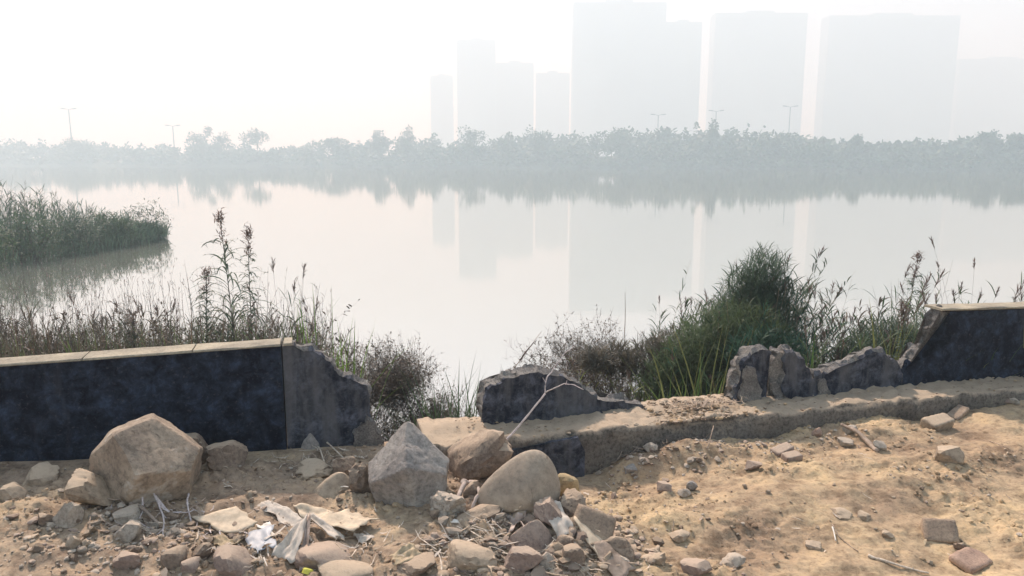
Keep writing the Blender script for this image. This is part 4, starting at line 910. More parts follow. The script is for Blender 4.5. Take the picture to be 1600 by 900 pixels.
feather_plant(368, 7.0, 343, 'tallest feathery weed with a dark tuft, behind the left wall', 1, .72)
feather_plant(392, 7.2, 368, 'feathery weed just right of the tallest one, its tuft slightly lower', 2, .28)
feather_plant(319, 6.9, 432, 'shorter feathery weed with a dark spike left of the tallest one', 3, .30)
feather_plant(1412, 8.0, 404, 'upright feathery weed with a round dark tuft behind the right stumps', 4, .26)
feather_plant(210, 6.8, 500, 'small feathery weed near the bright blade tuft at far left', 5, .24)
reed_plant(1360, 8.2, 404, 7, 'leaning reeds with brown plumes bent to the right, between bush and right wall', seed=11, laz=.0, lean=.28, plume=1, leaves=6, pl=.2, group='plumed reeds right of the bush')
reed_plant(1302, 8.4, 450, 6, 'small plumed reeds just right of the leafy bush', seed=12, plume=.8, leaves=6, laz=3.0, lean=.15, group='plumed reeds right of the bush')
reed_plant(1505, 8.6, 386, 5, 'thin bare reeds with dark tips above the torn end of the right wall', seed=13, plume=1, leaves=3, pl=.14, lean=.03, group='plumed reeds right of the bush')
reed_plant(1585, 8.0, 400, 9, 'grey-green reed clump above the right wall at the photo edge', seed=14, plume=1, leaves=9, pl=.22, lean=.06, leafm=L_GREY, group='plumed reeds right of the bush')
reed_plant(1450, 8.4, 428, 12, 'dense green reed clump beside the upright feathery weed', seed=15, plume=.3, leaves=9, leafm=L_DGREEN, sp=.2, group='plumed reeds right of the bush')
reed_plant(1400, 8.3, 440, 14, 'dark green reed clump in front of the upright feathery weed', seed=16, plume=.2, leaves=9, leafm=L_GREY, sp=.18, group='plumed reeds right of the bush')
reed_plant(440, 7.2, 412, 9, 'wispy pale reeds right of the tallest feathery weed', seed=17, plume=.8, leaves=5, leafm=L_GREY, plm=L_PLUMEG, group='reeds behind the left wall')
reed_plant(465, 7.3, 450, 14, 'grey leafy reeds above the joint of the left wall', seed=18, plume=.5, leaves=8, leafm=L_GREY, plm=L_PLUMEG, group='reeds behind the left wall')
reed_plant(500, 7.2, 432, 5, 'thin reeds with one hooked dark head above the broken wall end', seed=19, plume=.5, leaves=4, leafm=L_GREY, laz=3.0, lean=.12, group='reeds behind the left wall')
reed_plant(265, 7.4, 440, 9, 'thin reddish reeds left of the short feathery weed', seed=20, plume=.8, leaves=4, leafm=L_BROWN, group='reeds behind the left wall')
reed_plant(150, 7.6, 455, 9, 'thin dark reeds near the bright blade tuft', seed=21, plume=.7, leaves=5, leafm=L_BROWN, group='reeds behind the left wall')
reed_plant(30, 7.6, 465, 9, 'thin dark reeds at the left photo edge', seed=22, plume=.7, leaves=5, leafm=L_BROWN, group='reeds behind the left wall')
# the big leafy bush of the right bank
def leafy(px, Y, top, n, sp, label, mat, seed, laz=0.0, lean=.25, leaves=18, ll=.22, lw=.014, plume=.4, stemm=L_STRAW, name='leafy_bush'):
    r = np.random.default_rng(seed); b = cl(px, Y, n, sp, r); c = (gx(px, Y), Y, float(b[:, 2].min())); L = gz(top, Y) - c[2]
    GS, GL, G3_ = Geo(), Geo(), Geo(); Ls = L * r.uniform(.3, 1.0, n) ** .8
    g_reeds(GS, GL, G3_, b, Ls, r, leaves=leaves, ll=ll, lw=lw, plume=plume, pl=.14, lean=lean, laz=laz, ldroop=1.8)
    plant_obj(name, label, 'bush', 'bushes of the right bank', [('stem', GS, stemm), ('foliage', GL, mat), ('seed_head', G3_, L_PLUME)], c)
leafy(1125, 8.3, 380, 150, .28, 'tallest leafy bush of the right bank, leaning right with a dark feathery top', L_GREY, 31, laz=.1, lean=.34, leaves=34, ll=.17, lw=.013, plume=.5)
leafy(1065, 8.2, 455, 80, .28, 'grey-green feathery bush stepping down left of the tallest bush', L_GREY, 38, laz=.3, lean=.35, leaves=30, ll=.16, lw=.013, plume=.5)
leafy(1100, 7.9, 450, 100, .30, 'fresh green bush in front of the tallest leafy bush', L_DGREEN, 32, laz=.6, lean=.35, leaves=20)
leafy(1160, 7.4, 480, 110, .30, 'blue-green feathery bush behind the cracked stump', L_BLUE, 33, laz=1.2, lean=.3, leaves=22, lw=.013)
leafy(1240, 8.2, 465, 50, .28, 'pale green bush between the tallest bush and the plumed reeds', L_GREY, 34, laz=1.5, lean=.15, leaves=16)
leafy(1040, 7.6, 530, 50, .28, 'low yellow-green bush at the left foot of the tallest bush', L_YGREEN, 35, laz=2.5, lean=.4, leaves=14)
leafy(1330, 7.6, 500, 60, .38, 'low brownish bush behind the long low stump', L_BROWN, 36, laz=1.5, lean=.3, leaves=16)
leafy(1440, 7.3, 490, 50, .3, 'green bush left of the right wall end', L_DGREEN, 37, laz=1.5, lean=.2, leaves=14)
def mound(px, Y, top, rx, rz, k, label, mat, seed, blobs):
    r = np.random.default_rng(seed); x = gx(px, Y); zt = gz(top, Y); G, GS = Geo(), Geo(); z0 = float(H(x, Y, False))
    for bx, bz, br in blobs:
        c = np.array([x + bx * rx, Y + r.uniform(-.2, .2), zt - rz + bz * rz]); n = int(k * br); v = r.normal(size=(n, 3)); v /= np.linalg.norm(v, axis=1)[:, None]
        p = c + v * (r.uniform(.2, 1.08, n) ** .55)[:, None] * np.array([rx * br, rx * br * .8, rz * br]); p[:, 2] = np.maximum(p[:, 2], z0 + .02); a = r.uniform(0, 6.28, n) 
        G.ribbon(arcs(p, a, r.uniform(.2, 1.4, n), .15 * r.uniform(.5, 1.3, n), r.uniform(.3, 1.6, n), 4), .010 * r.uniform(.6, 1.3, (n, 1)) * TAP(4)[None], sidev(a, r, .9))
    n = 40; b = np.stack([x + r.normal(0, rx * .35, n), Y + r.normal(0, .15, n), np.full(n, z0)], -1); a = r.uniform(0, 6.28, n); GS.tube(arcs(b, a, r.uniform(0, .4, n), (zt - z0) * r.uniform(.6, .95, n), r.uniform(0, .4, n), 7), np.linspace(.008, .003, 7)[None])
    plant_obj('feathery_bush', label, 'bush', 'bushes of the right bank', [('stem', GS, L_STRAW), ('foliage', G, mat)], (x, Y, z0))
mound(1185, 8.0, 402, .36, .55, 2600, 'dark crown of fine leaves topping the tallest leafy bush', L_GREY, 71, [(0, .35, .8), (-.5, -.1, .9), (.2, -.3, 1), (-1.0, -.7, .8)])
mound(1130, 7.5, 470, .50, .50, 3000, 'dense green feathery mound in front of the tallest leafy bush', L_MOUND, 72, [(0, 0, .9), (.5, .1, .8), (-.6, -.3, .8), (-1.1, -.7, .7), (.8, -.5, .8)])
mound(1020, 7.7, 520, .40, .32, 1900, 'low dun tangle sloping left from the green mound toward the water', L_DUN, 75, [(0, 0, .8), (.7, .2, .8), (-.9, -.1, .6), (-1.6, .1, .4)])
mound(1215, 7.2, 520, .35, .35, 2200, 'blue-green feathery mound right behind the cracked stump', L_BLUE, 73, [(0, 0, 1), (-.7, .2, .9)])
mound(1395, 7.4, 500, .40, .35, 2000, 'olive leafy mound behind the ragged stump peak', L_GREY, 74, [(0, 0, .9), (.7, .1, .8), (-.7, -.3, .8)])
# dry brush
def brush(px, Y, size, n, label, seed, flat=1.0, laz=None, sp=.25, leafn=4, up=0.0, spread=1.0, **kw):
    r = np.random.default_rng(seed); b = cl(px, Y, n, sp, r, up); c = (gx(px, Y), Y, float(b[:, 2].min())); GS, GL = Geo(), Geo()
    g_brush(GS, GL, b, size, r, flat=flat, laz=laz, leafn=leafn, spread=spread, **kw)
    plant_obj('dry_brush', label, 'brush', 'dry brush by the water', [('stem', GS, L_DARK), ('foliage', GL, L_BROWN)], c)
brush(592, 7.9, 1.02, 5, 'round tangle of dry brown brush over the water right of the left wall end', 41, laz=.1, sp=.12, n2=18, n3=8, leafn=8, t0=.66, spread=.5, flat=.8)
brush(648, 7.8, .62, 4, 'lower lobe of dry brush drooping to the water in the gap', 42, flat=1.1, laz=.2, sp=.12, leafn=8, t0=.6, spread=.6)
brush(990, 8.2, 1.25, 5, 'dry brown brush reaching left over the water beside the green bushes', 43, laz=2.9, sp=.2, n2=14, n3=6, leafn=8, spread=1.1, t0=.55)
brush(915, 8.9, .95, 3, 'leftmost spray of dry twigs reaching over the water', 44, flat=1.2, laz=3.0, sp=.15, leafn=8, up=.1, t0=.6)
brush(1030, 7.6, .7, 5, 'dry brush tangle under the low yellow-green bush', 45, laz=2.2, sp=.3, leafn=5)
# bright blade tufts
def tuft(px, Y, top, n, label, seed, mat=L_GREEN, w=.013, sp=.05, lean=.25):
    r = np.random.default_rng(seed); b = cl(px, Y, n, sp, r); c = (gx(px, Y), Y, float(b[:, 2].min())); G = Geo(); g_grass(G, b, gz(top, Y) - c[2], w, r, lean, .7, 7)
    plant_obj('grass_tuft', label, 'grass', 'bright tufts of broad blades', [('blade', G, mat)], c)
tuft(127, 5.6, 515, 16, 'small bright green blade tuft poking above the left wall', 51, sp=.03, lean=.05)
tuft(542, 5.8, 505, 26, 'bright green blade tuft behind the broken end of the left wall', 52, lean=.10)
tuft(480, 6.0, 498, 40, 'green blade tuft above the grey end panel', 53, sp=.14, lean=.4)
tuft(712, 6.0, 600, 150, 'green grass tuft in the gap left of the dome-shaped stump', 54, mat=L_DGREEN, sp=.16, lean=.4, w=.009)
tuft(1262, 6.0, 515, 30, 'bright green blade tuft behind the cracked stump', 55, sp=.08, lean=.35)
tuft(1385, 6.6, 470, 24, 'light yellow-green blades behind the ragged peak stump', 56, mat=L_YGREEN, sp=.07, lean=.12)
tuft(1060, 5.9, 590, 60, 'low green grass tuft behind the rubble patch on the ledge', 57, sp=.2, lean=.5)
tuft(1095, 6.4, 540, 50, 'yellow-green grass tuft left of the cracked stump', 58, mat=L_YGREEN, sp=.16, lean=.4)
tuft(25, 5.9, 530, 10, 'thin green blades above the left wall at the photo edge', 59, sp=.05, lean=.3)
# reddish dock-like weed in front of right wall, single dark stalks
feather_plant(1416, 6.4, 486, 'rust-brown weed standing before the torn end of the right wall', 6, .15, 6, L_BROWN)

# uncountable growth
def stuff_obj(name, label, parts, cat='vegetation'):
    for G, mat, l in parts:
        if G.V: tag(link(name, G.mesh(name), mat), l, cat, kind='stuff')
def fringe():
    r = np.random.default_rng(77); GS, GL, GP_, GG, GB_, GD = [Geo() for _ in range(6)]
    # left: brown thicket behind the wall, thinning out into the water
    n = 1250; px = r.uniform(-260, 565, n); Y = r.uniform(6.1, 9.4, n); x = gx(px, Y); z = np.maximum(H(x, Y, False), WATER_Z)
    hgt = (gz(505, 7.3) + .85) * r.uniform(.55, 1.15, n) + np.maximum(0, -z - 1.0) * .5
    b = np.stack([x, Y, z], -1); g_reeds(GS, GL, GP_, b, hgt, r, leaves=9, plume=.25, ll=.20, lw=.010, lean=.12, pl=.10, pfil=14)
    n = 150; px = r.uniform(-200, 540, n); Y = r.uniform(6.0, 8.2, n); x = gx(px, Y); b = np.stack([x, Y, np.maximum(H(x, Y, False), WATER_Z)], -1)
    g_brush(GB_, GD, b, .92, r, n1=4, n2=7, n3=2, sw=.005, leafn=7, lw=.018, flat=.5)
    n = 1900; px = r.uniform(-260, 540, n); Y = r.uniform(5.5, 8.6, n); x = gx(px, Y); b = np.stack([x, Y, np.maximum(H(x, Y, False), WATER_Z)], -1); GE = Geo(); g_grass(GE, b, .98, .007, r, .22, .8)
    n = 1900; px = r.uniform(-260, 540, n); Y = r.uniform(5.5, 9.0, n); x = gx(px, Y); b = np.stack([x, Y, np.maximum(H(x, Y, False), WATER_Z)], -1); g_grass(GG, b, 1.02, .007, r, .2, .7)
    # sparse stems standing in the water, left
    n = 800; px = r.uniform(-300, 520, n); Y = r.uniform(9.0, 17.0, n) - np.clip((px - 200) / 120, 0, 5); x = gx(px, Y); b = np.stack([x, Y, np.full(n, WATER_Z)], -1)
    g_reeds(GS, GL, GP_, b, r.uniform(.35, 1.05, n), r, leaves=3, plume=.5, ll=.13, lw=.010, lean=.15, pl=.09, pfil=10, sw=.006)
    # gap: fine weeds against the bright water
    n = 900; px = r.uniform(575, 1040, n); Y = r.uniform(6.0, 8.9, n); x = gx(px, Y, 620); z = np.maximum(H(x, Y, False), WATER_Z); b = np.stack([x, Y, z], -1)
    g_reeds(GS, GL, GP_, b, r.uniform(.2, .62, n), r, leaves=5, plume=.15, ll=.09, lw=.008, lean=.25, pl=.05, pfil=6, sw=.0035)
    n = 22; px = r.uniform(585, 740, n); Y = r.uniform(7.0, 8.5, n); x = gx(px, Y, 640); z = np.maximum(H(x, Y, False), WATER_Z); g_brush(GB_, GD, np.stack([x, Y, z], -1), .33, r, n1=4, n2=6, n3=4, sw=.004, leafn=4, lw=.012)
    n = 40; px = r.uniform(900, 1050, n); Y = r.uniform(7.0, 8.8, n); x = gx(px, Y, 600); z = np.maximum(H(x, Y, False), WATER_Z); g_brush(GB_, GD, np.stack([x, Y, z], -1), .45, r, n1=4, n2=6, n3=4, sw=.004, leafn=4, lw=.012)
    stuff_obj('reed_fringe', '', [(GS, L_DARK, 'countless thin reed stems along the near bank'), (GL, L_DUN, 'narrow leaves of the reeds along the near bank'), (GP_, L_PLUMEG, 'small seed plumes of the reeds along the near bank'),
                                  (GB_, L_DARK, 'dark dry twigs tangled along the near bank'), (GD, L_BROWN, 'shrivelled brown leaves along the near bank'), (GG, L_BROWN, 'withered grass behind the left wall'), (GE, L_DUNG, 'grey-green grass behind the left wall')])
    # right thicket
    GS, GL, GP_, GG, GB_, GD, GY = [Geo() for _ in range(7)]
    n = 700; px = r.uniform(1050, 2000, n); Y = r.uniform(6.3, 10.5, n); x = gx(px, Y); b = np.stack([x, Y, np.maximum(H(x, Y, False), WATER_Z)], -1)
    hg = (gz(520, 8.0) + 1.1) * r.uniform(.55, 1.2, n) * np.interp(px, [1050, 1150, 1250], [.6, 1.0, 1.05]); g_reeds(GS, GL, GP_, b, hg, r, leaves=12, plume=.25, ll=.22, lw=.012, lean=.14, pl=.12, pfil=14)
    n = 2600; px = r.uniform(1010, 2300, n); Y = r.uniform(5.5, 8.2, n); x = gx(px, Y, 580); b = np.stack([x, Y, H(x, Y, False)], -1); g_grass(GG, b, .60, .009, r, .35, 1.2)
    n = 1500; px = r.uniform(1010, 2300, n); Y = r.uniform(5.5, 8.0, n); x = gx(px, Y, 580); b = np.stack([x, Y, H(x, Y, False)], -1); g_grass(GY, b, .55, .009, r, .4, 1.3)
    n = 60; px = r.uniform(1030, 1750, n); Y = r.uniform(5.8, 8.0, n); x = gx(px, Y, 560); b = np.stack([x, Y, H(x, Y, False)], -1); g_brush(GB_, GD, b, .62, r, n1=4, n2=7, n3=2, sw=.004, leafn=8, lw=.014)
    stuff_obj('bank_thicket', '', [(GS, L_STRAW, 'stems of the thicket on the right bank'), (GL, L_DGREEN, 'leaves of the thicket on the right bank'), (GP_, L_PLUME, 'seed plumes of the thicket on the right bank'), (GG, L_DGREEN, 'green grass under the right bank thicket'),
                                   (GY, L_YGREEN, 'yellowing grass under the right bank thicket'), (GB_, L_DARK, 'dry twigs in the right bank thicket'), (GD, L_BROWN, 'withered leaves in the right bank thicket')])
fringe()
# rubble-and-root patch on the ledge
litter('straw_litter', 150, 1100, 640, (.14, .03, None), .08, [M_TWIG, M_BARK, M_WOOD], 38, 'dead twigs and leaves piled on the ledge before the bushes', .05, flatz=0.0)
# the bare forked branch, the slanting reed, floating scrap
br = empty('bare_branch', P3(745, 745)); tag(br, 'bare forked grey branch slanting up from the rubble in front of the dome stump', 'branch')
def at(px, py, Y): r = ray(px, py); return np.array([r[0] / r[1] * Y, Y, HC + r[2] / r[1] * Y]) - np.array(br.location)
A = [at(744, 748, 4.02), at(772, 712, 4.05), at(800, 678, 4.1), at(828, 645, 4.13), at(852, 614, 4.15)]
tube_pts('branch', A, .0075, .0055, M_ROOT, br, wob=.004, seed=2)
tube_pts('branch', [at(852, 614, 4.15), at(853, 595, 4.16), at(866, 575, 4.2), at(880, 556, 4.22), at(896, 540, 4.25)], .0045, .002, M_ROOT, br, wob=.004, seed=3)
tube_pts('branch', [at(852, 614, 4.15), at(870, 604, 4.1), at(888, 600, 4.08), at(912, 608, 4.0)], .004, .0018, M_ROOT, br, wob=.003, seed=4)
tube_pts('twig', [at(853, 598, 4.16), at(848, 590, 4.16)], .003, .001, M_ROOT, br)
tube_pts('twig', [at(884, 601, 4.08), at(886, 594, 4.08)], .003, .001, M_ROOT, br)
tube_pts('twig', [at(880, 556, 4.22), at(886, 568, 4.2), at(884, 578, 4.2)], .002, .001, M_ROOT, br)
def slanted():
    e = empty('slanting_reed', (gx(790, 5.6, 600), 5.6, -.6)); tag(e, 'single dark reed slanting right above the dome-shaped stump', 'reed')
    l = np.array(e.location); a2 = lambda px, py, Y: (lambda r: np.array([r[0] / r[1] * Y, Y, HC + r[2] / r[1] * Y]) - l)(ray(px, py))
    tube_pts('stem', [a2(775, 650, 5.6), a2(795, 590, 5.6), a2(815, 560, 5.6), a2(846, 518, 5.6)], .005, .0015, M_TWIG, e)
    tube_pts('seed_head', [a2(812, 563, 5.6), a2(822, 550, 5.6), a2(834, 534, 5.6)], .008, .003, L_PLUME, e, wob=.003)
slanted()
e = empty('slanting_reed', (gx(972, 8.0), 8.0, -1.4)); tag(e, 'lone thin stalk rising above the dry brush right of the gap', 'reed')
tube_pts('stem', [np.array([0, 0, 0]), np.array([.02, 0, .8]), np.array([.03, 0, gz(500, 8.0) + 1.4]), np.array([gx(975, 8.0) - gx(972, 8.0), 0, gz(456, 8.0) + 1.4])], .006, .002, M_TWIG, e)
def flotsam(px, py, label, seed):
    p = on_z(px, py, WATER_Z); r = np.random.default_rng(seed); G = Geo(); n = 14; b = p + r.normal(0, .05, (n, 3)) * np.array([1, 1, 0]) + np.array([0, 0, .01]); a = r.uniform(0, 6.28, n)
    G.ribbon(arcs(b, a, r.uniform(.8, 1.5, n), np.full(n, .09), r.uniform(0, .5, n), 4), np.array([[.01, .02, .015, .004]]), sidev(a, r)); me = G.mesh('floating_scrap'); c = recentre(me); tag(link('floating_scrap', me, L_DARK, None, c), label, 'floating debris')
flotsam(848, 557, 'small dark clump of leaves floating above the dome-shaped stump', 1)

# ------------------------------------------------------------------ reedy islet on the left
def islet():
    r = np.random.default_rng(5)
    cx = lambda t: None
    n = 60; m = 24; S = np.linspace(-1, 1, n); T_ = np.linspace(-1, 1, m); V = []
    A, B = np.array([-22.0, 15.0]), np.array([gx(240, 30.5, 375), 31.0])        # axis of the spit
    ax = B - A; L = np.linalg.norm(ax); ax = ax / L; nn = np.array([-ax[1], ax[0]])
    for s in S:
        for t in T_:
            f = (s + 1) / 2; w = 4.2 * (1 - f ** 2.2) ** .6 + .15; p = A + ax * L * f + nn * (t * w + 2.0 * (1 - f))
            V.append((p[0], p[1], WATER_Z - .25 + (.45 * (1 - t * t) * (1 - f ** 4)) + .08 * vnoise(p[0], p[1], 0, 3)))
    I = np.arange(len(V)).reshape(n, m); q = np.stack([I[:-1, :-1], I[1:, :-1], I[1:, 1:], I[:-1, 1:]], -1).reshape(-1, 4)
    o = link('islet_ground', mesh_np('islet_ground', V, q), plain('islet_mud', (.10, .09, .06), .95, .1, .3, 3)); tag(o, kind='structure')
    GS, GL, GP_, GG, GW = [Geo() for _ in range(5)]
    def pos(k, edge=1.0):
        f = 1 - r.uniform(0, 1, k) ** 1.0; t = r.uniform(-edge, edge, k); w = 4.2 * (1 - f ** 2.2) ** .6 + .15
        p = A[None] + ax[None] * (L * f)[:, None] + nn[None] * (t * w + 2.0 * (1 - f))[:, None]; return f, t, np.concatenate([p, np.full((k, 1), WATER_Z - .02)], 1)
    f, t, b = pos(2000); hh = np.interp(f, [0, .6, .75, .88, 1], [3.2, 3.1, 2.5, 1.5, .5]) * r.uniform(.5, 1.12, len(f)) * (.55 + .45 * (t + 1) / 2)
    b[:, 2] -= .02
    g_reeds(GS, GL, GP_, b, hh, r, leaves=9, ll=.42, lw=.028, plume=.25, pl=.22, pfil=8, sw=.012, lean=.12)
    f, t, b = pos(5200, 1.2); g_grass(GG, b, .85, .02, r, .35, 1.2)
    f, t, b = pos(900, 1.35); sel = (np.abs(t) > .9) & (t < 0); b = b[sel]; g_reeds(GS, GL, None, b, r.uniform(.3, .8, len(b)), r, leaves=4, ll=.25, lw=.02, plume=0, sw=.01, lean=.2)
    stuff_obj('islet_reeds', '', [(GS, L_DARK, 'reed stems crowding the islet at left'), (GL, L_ISLE, 'reed leaves of the islet at left'), (GP_, L_PLUMEG, 'reed plumes of the islet at left'), (GG, L_ISLE, 'green grass along the islet edge')])
    for i, (px, Y, h, lb, mt) in enumerate([(55, 23.5, 1.5, 'round green shrub on the near side of the islet, left one', L_DGREEN), (120, 25.5, 1.35, 'round green shrub mid-way along the islet', L_GREY), (178, 27.5, 1.15, 'green shrub right of the mid-way islet shrub', L_DGREEN),
                                            (232, 30.0, 1.45, 'dark shrub hanging over the water at the islet tip', L_GREY), (-25, 21.5, 1.5, 'green shrub at the left photo edge on the islet', L_DGREEN)]):
        rr = np.random.default_rng(60 + i); x = gx(px, Y, 380); G, Gs = Geo(), Geo(); k = 900; v = rr.normal(size=(k, 3)); v /= np.linalg.norm(v, axis=1)[:, None]; rad = rr.uniform(.35, 1, k) ** .6
        bb = np.array([x, Y, WATER_Z + h * .5]) + v * rad[:, None] * np.array([h * .62, h * .5, h * .48]); bb += .12 * rr.normal(size=bb.shape); a = rr.uniform(0, 6.28, k); G.ribbon(arcs(bb, a, rr.uniform(.5, 1.8, k), .17 * rr.uniform(.6, 1.3, k), rr.uniform(.1, 1, k), 4), .035 * TAP(4)[None], sidev(a, rr))
        sb = np.tile(np.array([[x, Y, WATER_Z - .05]]), (9, 1)); a = rr.uniform(0, 6.28, 9); Gs.tube(arcs(sb, a, rr.uniform(.1, .7, 9), np.full(9, h * .8), rr.uniform(0, .5, 9), 6), np.linspace(.03, .01, 6)[None])
        plant_obj('shrub', lb, 'shrub', 'shrubs on the islet', [('stem', Gs, L_DARK), ('foliage', G, mt)], (x, Y, WATER_Z))
islet()

# ------------------------------------------------------------------ far bank: trees, lamps, towers
M_FARLEAF = leaf('far_tree_leaves', (.045, .075, .035), .1, .5, .4); M_FARTRUNK = plain('far_tree_trunk', (.09, .07, .05), .9)
def crown_geo(G, c, rx, ry, rz, k, r, ls, lobes=9):
    lc = r.normal(size=(lobes, 3)); lc /= np.linalg.norm(lc, axis=1)[:, None]; lc *= r.uniform(.25, .72, (lobes, 1)); lr = r.uniform(.28, .5, lobes)
    i = r.integers(0, lobes, k); v = r.normal(size=(k, 3)); v /= np.linalg.norm(v, axis=1)[:, None]; p = (lc[i] + v * (lr[i] * r.uniform(.5, 1.05, k))[:, None]) * np.array([rx, ry, rz]) + c
    a = r.uniform(0, 6.28, k); P = arcs(p, a, r.uniform(.4, 2.2, k), ls * r.uniform(.6, 1.4, k), r.uniform(0, 1, k), 3); G.ribbon(P, np.array([[ls * .3, ls * .7, ls * .25]]), sidev(a, r))
def far_tree(px, top, w, label, seed, flat=.5, dd=0):
    r = np.random.default_rng(seed); D = float(far_d(px)) + 8 + dd; x = gx(px, D, 250); z1 = gz(top, D); z0 = .2; hh = z1 - z0; wm = w / 1184 * D / 2
    G, GT_ = Geo(), Geo(); rz = hh * flat * .6; crown_geo(G, np.array([x, D, z1 - rz]), wm, wm, rz, 1100, r, .85)
    b = np.array([[x, D, z0 - .5]]); GT_.tube(arcs(b, np.array([0.]), np.array([.02]), np.array([hh * .6]), np.array([.05]), 6), np.linspace(.6, .25, 6)[None])
    b5 = np.repeat(b + np.array([[0, 0, hh * .4]]), 5, 0); a = r.uniform(0, 6.28, 5); GT_.tube(arcs(b5, a, r.uniform(.3, .8, 5), np.full(5, hh * .45), np.full(5, .1), 5), np.linspace(.3, .08, 5)[None])
    plant_obj('tree', label, 'tree', 'trees standing above the far wood', [('trunk', GT_, M_FARTRUNK), ('crown', G, M_FARLEAF)], (x, D, z0))
for i, (px, tp, w, lb, fl) in enumerate([
    (316, 190, 44, 'pointed tree above the far bank, left one of a pair', .7), (403, 197, 56, 'flat-topped spreading tree right of the pointed tree on the far bank', .5), (344, 207, 40, 'rounded tree between the pointed and the flat-topped tree', .6),
    (592, 201, 44, 'square-topped tree on the far bank, left of the centre', .7), (636, 197, 36, 'narrow square-topped tree just right of the wider one', .75), (738, 193, 52, 'round-headed tree on the far bank under the faint low tower', .7),
    (790, 201, 46, 'soft rounded tree right of the round-headed tree', .7), (840, 196, 60, 'broad faint tree below the left end of the towers', .7), (1112, 187, 30, 'small bump of a tree on the highest part of the far wood', .6),
    (1336, 206, 38, 'lone round tree before the right-hand towers', .7), (1540, 199, 42, 'tall round tree near the right edge of the far bank', .7), (955, 195, 70, 'broad low tree under the tallest tower', .6),
    (1590, 204, 46, 'tree cut by the right photo edge on the far bank', .6), (120, 212, 50, 'low faint tree beside the left lamp mast', .6), (520, 212, 60, 'low wide tree left of the square-topped tree', .5)]): far_tree(px, tp, w, lb, 300 + i, fl)
def far_wood():
    r = np.random.default_rng(9); px_ = [-900, 0, 60, 110, 160, 240, 285, 350, 370, 435, 470, 510, 570, 655, 700, 765, 870, 900, 950, 1000, 1090, 1170, 1230, 1280, 1320, 1350, 1400, 1440, 1500, 1520, 1560, 1600, 2500]
    ty = [214, 215, 215, 213, 217, 226, 218, 215, 223, 224, 223, 214, 215, 212, 209, 211, 205, 202, 198, 199, 197, 194, 201, 211, 212, 219, 222, 216, 214, 211, 211, 206, 205]
    G, GT_ = Geo(), Geo()
    for i in range(620):
        px = r.uniform(-900, 2500) if i < 150 else r.uniform(-80, 1680); row = r.uniform(0, 1); D = float(far_d(px)) * (1.0 + .12 * row) + 3; x = gx(px, D, 250); top = np.interp(px, px_, ty)
        z1 = gz(top, D); z1 = .0 + (z1) * (r.uniform(.35, .75) if row < .5 else r.uniform(.84, 1.0)); w = r.uniform(4.5, 9); rz = max(z1 * .45, 1.6)
        crown_geo(G, np.array([x, D, max(z1 - rz * .95, .6)]), w, w * .7, rz, 115, r, 1.7, 7)
        b = np.array([[x, D, -.8]]); GT_.tube(arcs(b, np.array([0.]), np.array([.03]), np.array([max(z1 * .7, 1.5)]), np.array([.05]), 4), np.linspace(.5, .2, 4)[None])
    for i in range(520):       # bushes at the waterline
        px = r.uniform(-900, 2500); D = float(far_d(px)) * 1.003 + r.uniform(0, 4); x = gx(px, D, 250); crown_geo(G, np.array([x, D, -.1]), r.uniform(3, 7), 2.5, r.uniform(1.6, 3.4), 60, r, 1.3, 6)
    tag(link('far_wood', G.mesh('far_wood'), M_FARLEAF), 'hazy belt of woodland along the far bank', 'woodland', kind='stuff')
    tag(link('far_wood_trunks', GT_.mesh('far_wood_trunks'), M_FARTRUNK), 'trunks within the far woodland belt', 'woodland', kind='stuff')
far_wood()
M_LAMP = plain('lamp_grey_steel', (.12, .13, .14), .6, .4, .1, 3)
def lamp(px, top, label, D=400.0):
    x = gx(px, D, 200); z1 = gz(top, D); e = empty('lamp_mast', (x, D, 2.0)); tag(e, label, 'street lamp', 'lamp masts beyond the far wood')
    tube_pts('pole', [np.array([0, 0, 0]), np.array([0, 0, z1 / 2]), np.array([0, 0, z1 - 2])], .32, .2, M_LAMP, e)
    for sgn in (-1, 1):
        tube_pts('arm', [np.array([0, 0, z1 - 2.2]), np.array([sgn * 1.2, 0, z1 - 1.8]), np.array([sgn * 2.2, 0, z1 - 1.7])], .14, .1, M_LAMP, e)
        bm = bmesh.new(); bmesh.ops.create_cube(bm, size=1, matrix=Matrix.Translation((sgn * 2.9, 0, z1 - 1.6)) @ Matrix.Rotation(-sgn * .12, 4, 'Y') @ Matrix.Diagonal((2.2, .9, .42, 1)))
        bmesh.ops.bevel(bm, geom=bm.edges[:], offset=.12, segments=1, affect='EDGES'); me = bpy.data.meshes.new('lamp_head'); bm.to_mesh(me); bm.free(); link('lamp_head', me, M_LAMP, e)
lamp(110, 171, 'leftmost tall double-headed lamp mast above the far wood'); lamp(270, 197, 'lamp mast just above the wood, left of the pointed tree')
lamp(1028, 180, 'faint lamp mast below the tallest tower'); lamp(1118, 174, 'lamp mast above the small bump tree'); lamp(1233, 167, 'rightmost lamp mast, above the sloping end of the high wood')
M_TOWER = plain('tower_render', (.30, .29, .28), .9, .2, .1, .02); M_TGLASS = plain('tower_window_glass', (.15, .16, .17), .3, .5, .1, .1); M_SLAB = plain('tower_slab_edge', (.34, .33, .32), .9, .2, .08, .05)
def boxes(name, L, mat, parent):
    V, Q = [], []
    for (x0, x1, y0, y1, z0, z1) in L:
        b = len(V); V += [(x, y, z) for z in (z0, z1) for x, y in ((x0, y0), (x1, y0), (x1, y1), (x0, y1))]
        Q += [(b, b + 1, b + 2, b + 3)[::-1], (b + 4, b + 5, b + 6, b + 7)] + [(b + i, b + (i + 1) % 4, b + 4 + (i + 1) % 4, b + 4 + i) for i in range(4)]
    return link(name, mesh_np(name, V, Q, smooth=False), mat, parent)
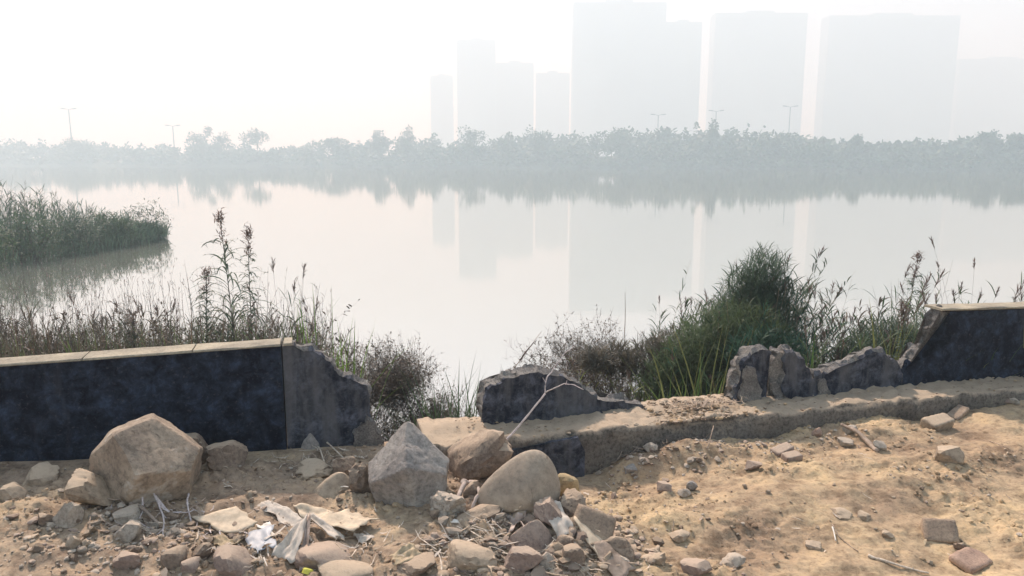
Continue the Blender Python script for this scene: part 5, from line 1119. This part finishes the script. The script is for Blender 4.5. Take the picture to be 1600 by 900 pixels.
def tower(px0, px1, top, D, label, steps=(), deep=26):
    xc = gx((px0 + px1) / 2, D, 120); e = empty('tower_block', (xc, D, 2)); tag(e, label, 'tower block', 'apartment towers in the haze')
    secs = [(px0, px1, top)] + list(steps); walls_, slabs, wins = [], [], []
    for k, (a, b, tp) in enumerate(secs):
        x0, x1 = gx(a, D, 120) - xc, gx(b, D, 120) - xc; z1 = gz(tp, D) - 2; y0, y1 = 0 + k * .6, deep - k * .6
        walls_.append((x0, x1, y0, y1, -4, z1)); nf = int(z1 / 3.1); nb = max(3, int((x1 - x0) / 4.0)); bw = (x1 - x0) / nb
        for f in range(1, nf): slabs.append((x0 - .25, x1 + .25, y0 - .9, y0 - .004, f * 3.1, f * 3.1 + .22))
        for f in range(nf - 1):
            for c in range(nb): wins.append((x0 + bw * (c + .22), x0 + bw * (c + .78), y0 - .06, y0 - .003, f * 3.1 + 1.1, f * 3.1 + 2.7))
        walls_.append((x0 + (x1 - x0) * .35, x0 + (x1 - x0) * .65, y0 + 4, y1 - 4, z1 + .003, z1 + 3.4))
    boxes('wall', walls_, M_TOWER, e); s_ = boxes('balcony_slab', slabs, M_SLAB, e); s_['kind'] = 'stuff'; w_ = boxes('window', wins, M_TGLASS, e); w_['kind'] = 'stuff'
tower(895, 1038, 3, 980, 'tallest hazy tower block right of centre with a lower step on its right', [(1038.3, 1094, 34)])
tower(1114, 1256, 20, 1000, 'hazy tower block second from the left of the three large ones')
tower(1290, 1492, 24, 990, 'widest hazy tower block at the right')
tower(714, 774, 62, 1120, 'faint distant tower left of the tallest tower', [(774.5, 834, 98)])
tower(672, 706, 118, 1180, 'faintest low tower at the left end of the towers')
tower(838, 890, 114, 1120, 'faint low block directly left of the tallest tower')
tower(1498, 1640, 92, 1100, 'faint lower tower at the right photo edge')

# ------------------------------------------------------------------ haze
def haze():
    m = bpy.data.materials.new('haze_air'); m.use_nodes = True; t = m.node_tree; t.nodes.clear(); o = t.nodes.new('ShaderNodeOutputMaterial'); v = t.nodes.new('ShaderNodeVolumePrincipled')
    v.inputs['Color'].default_value = HAZE_COLOR; v.inputs['Absorption Color'].default_value = (.47, .18, .02, 1); v.inputs['Density'].default_value = HAZE_DENSITY; v.inputs['Anisotropy'].default_value = .15
    t.links.new(v.outputs[0], o.inputs['Volume'])
    bm = bmesh.new(); bmesh.ops.create_cube(bm, size=1, matrix=Matrix.Translation((0, 500, 105)) @ Matrix.Diagonal((2320, 1520, 220, 1))); me = bpy.data.meshes.new('haze'); bm.to_mesh(me); bm.free()
    tag(link('haze', me, m), kind='stuff')
haze()
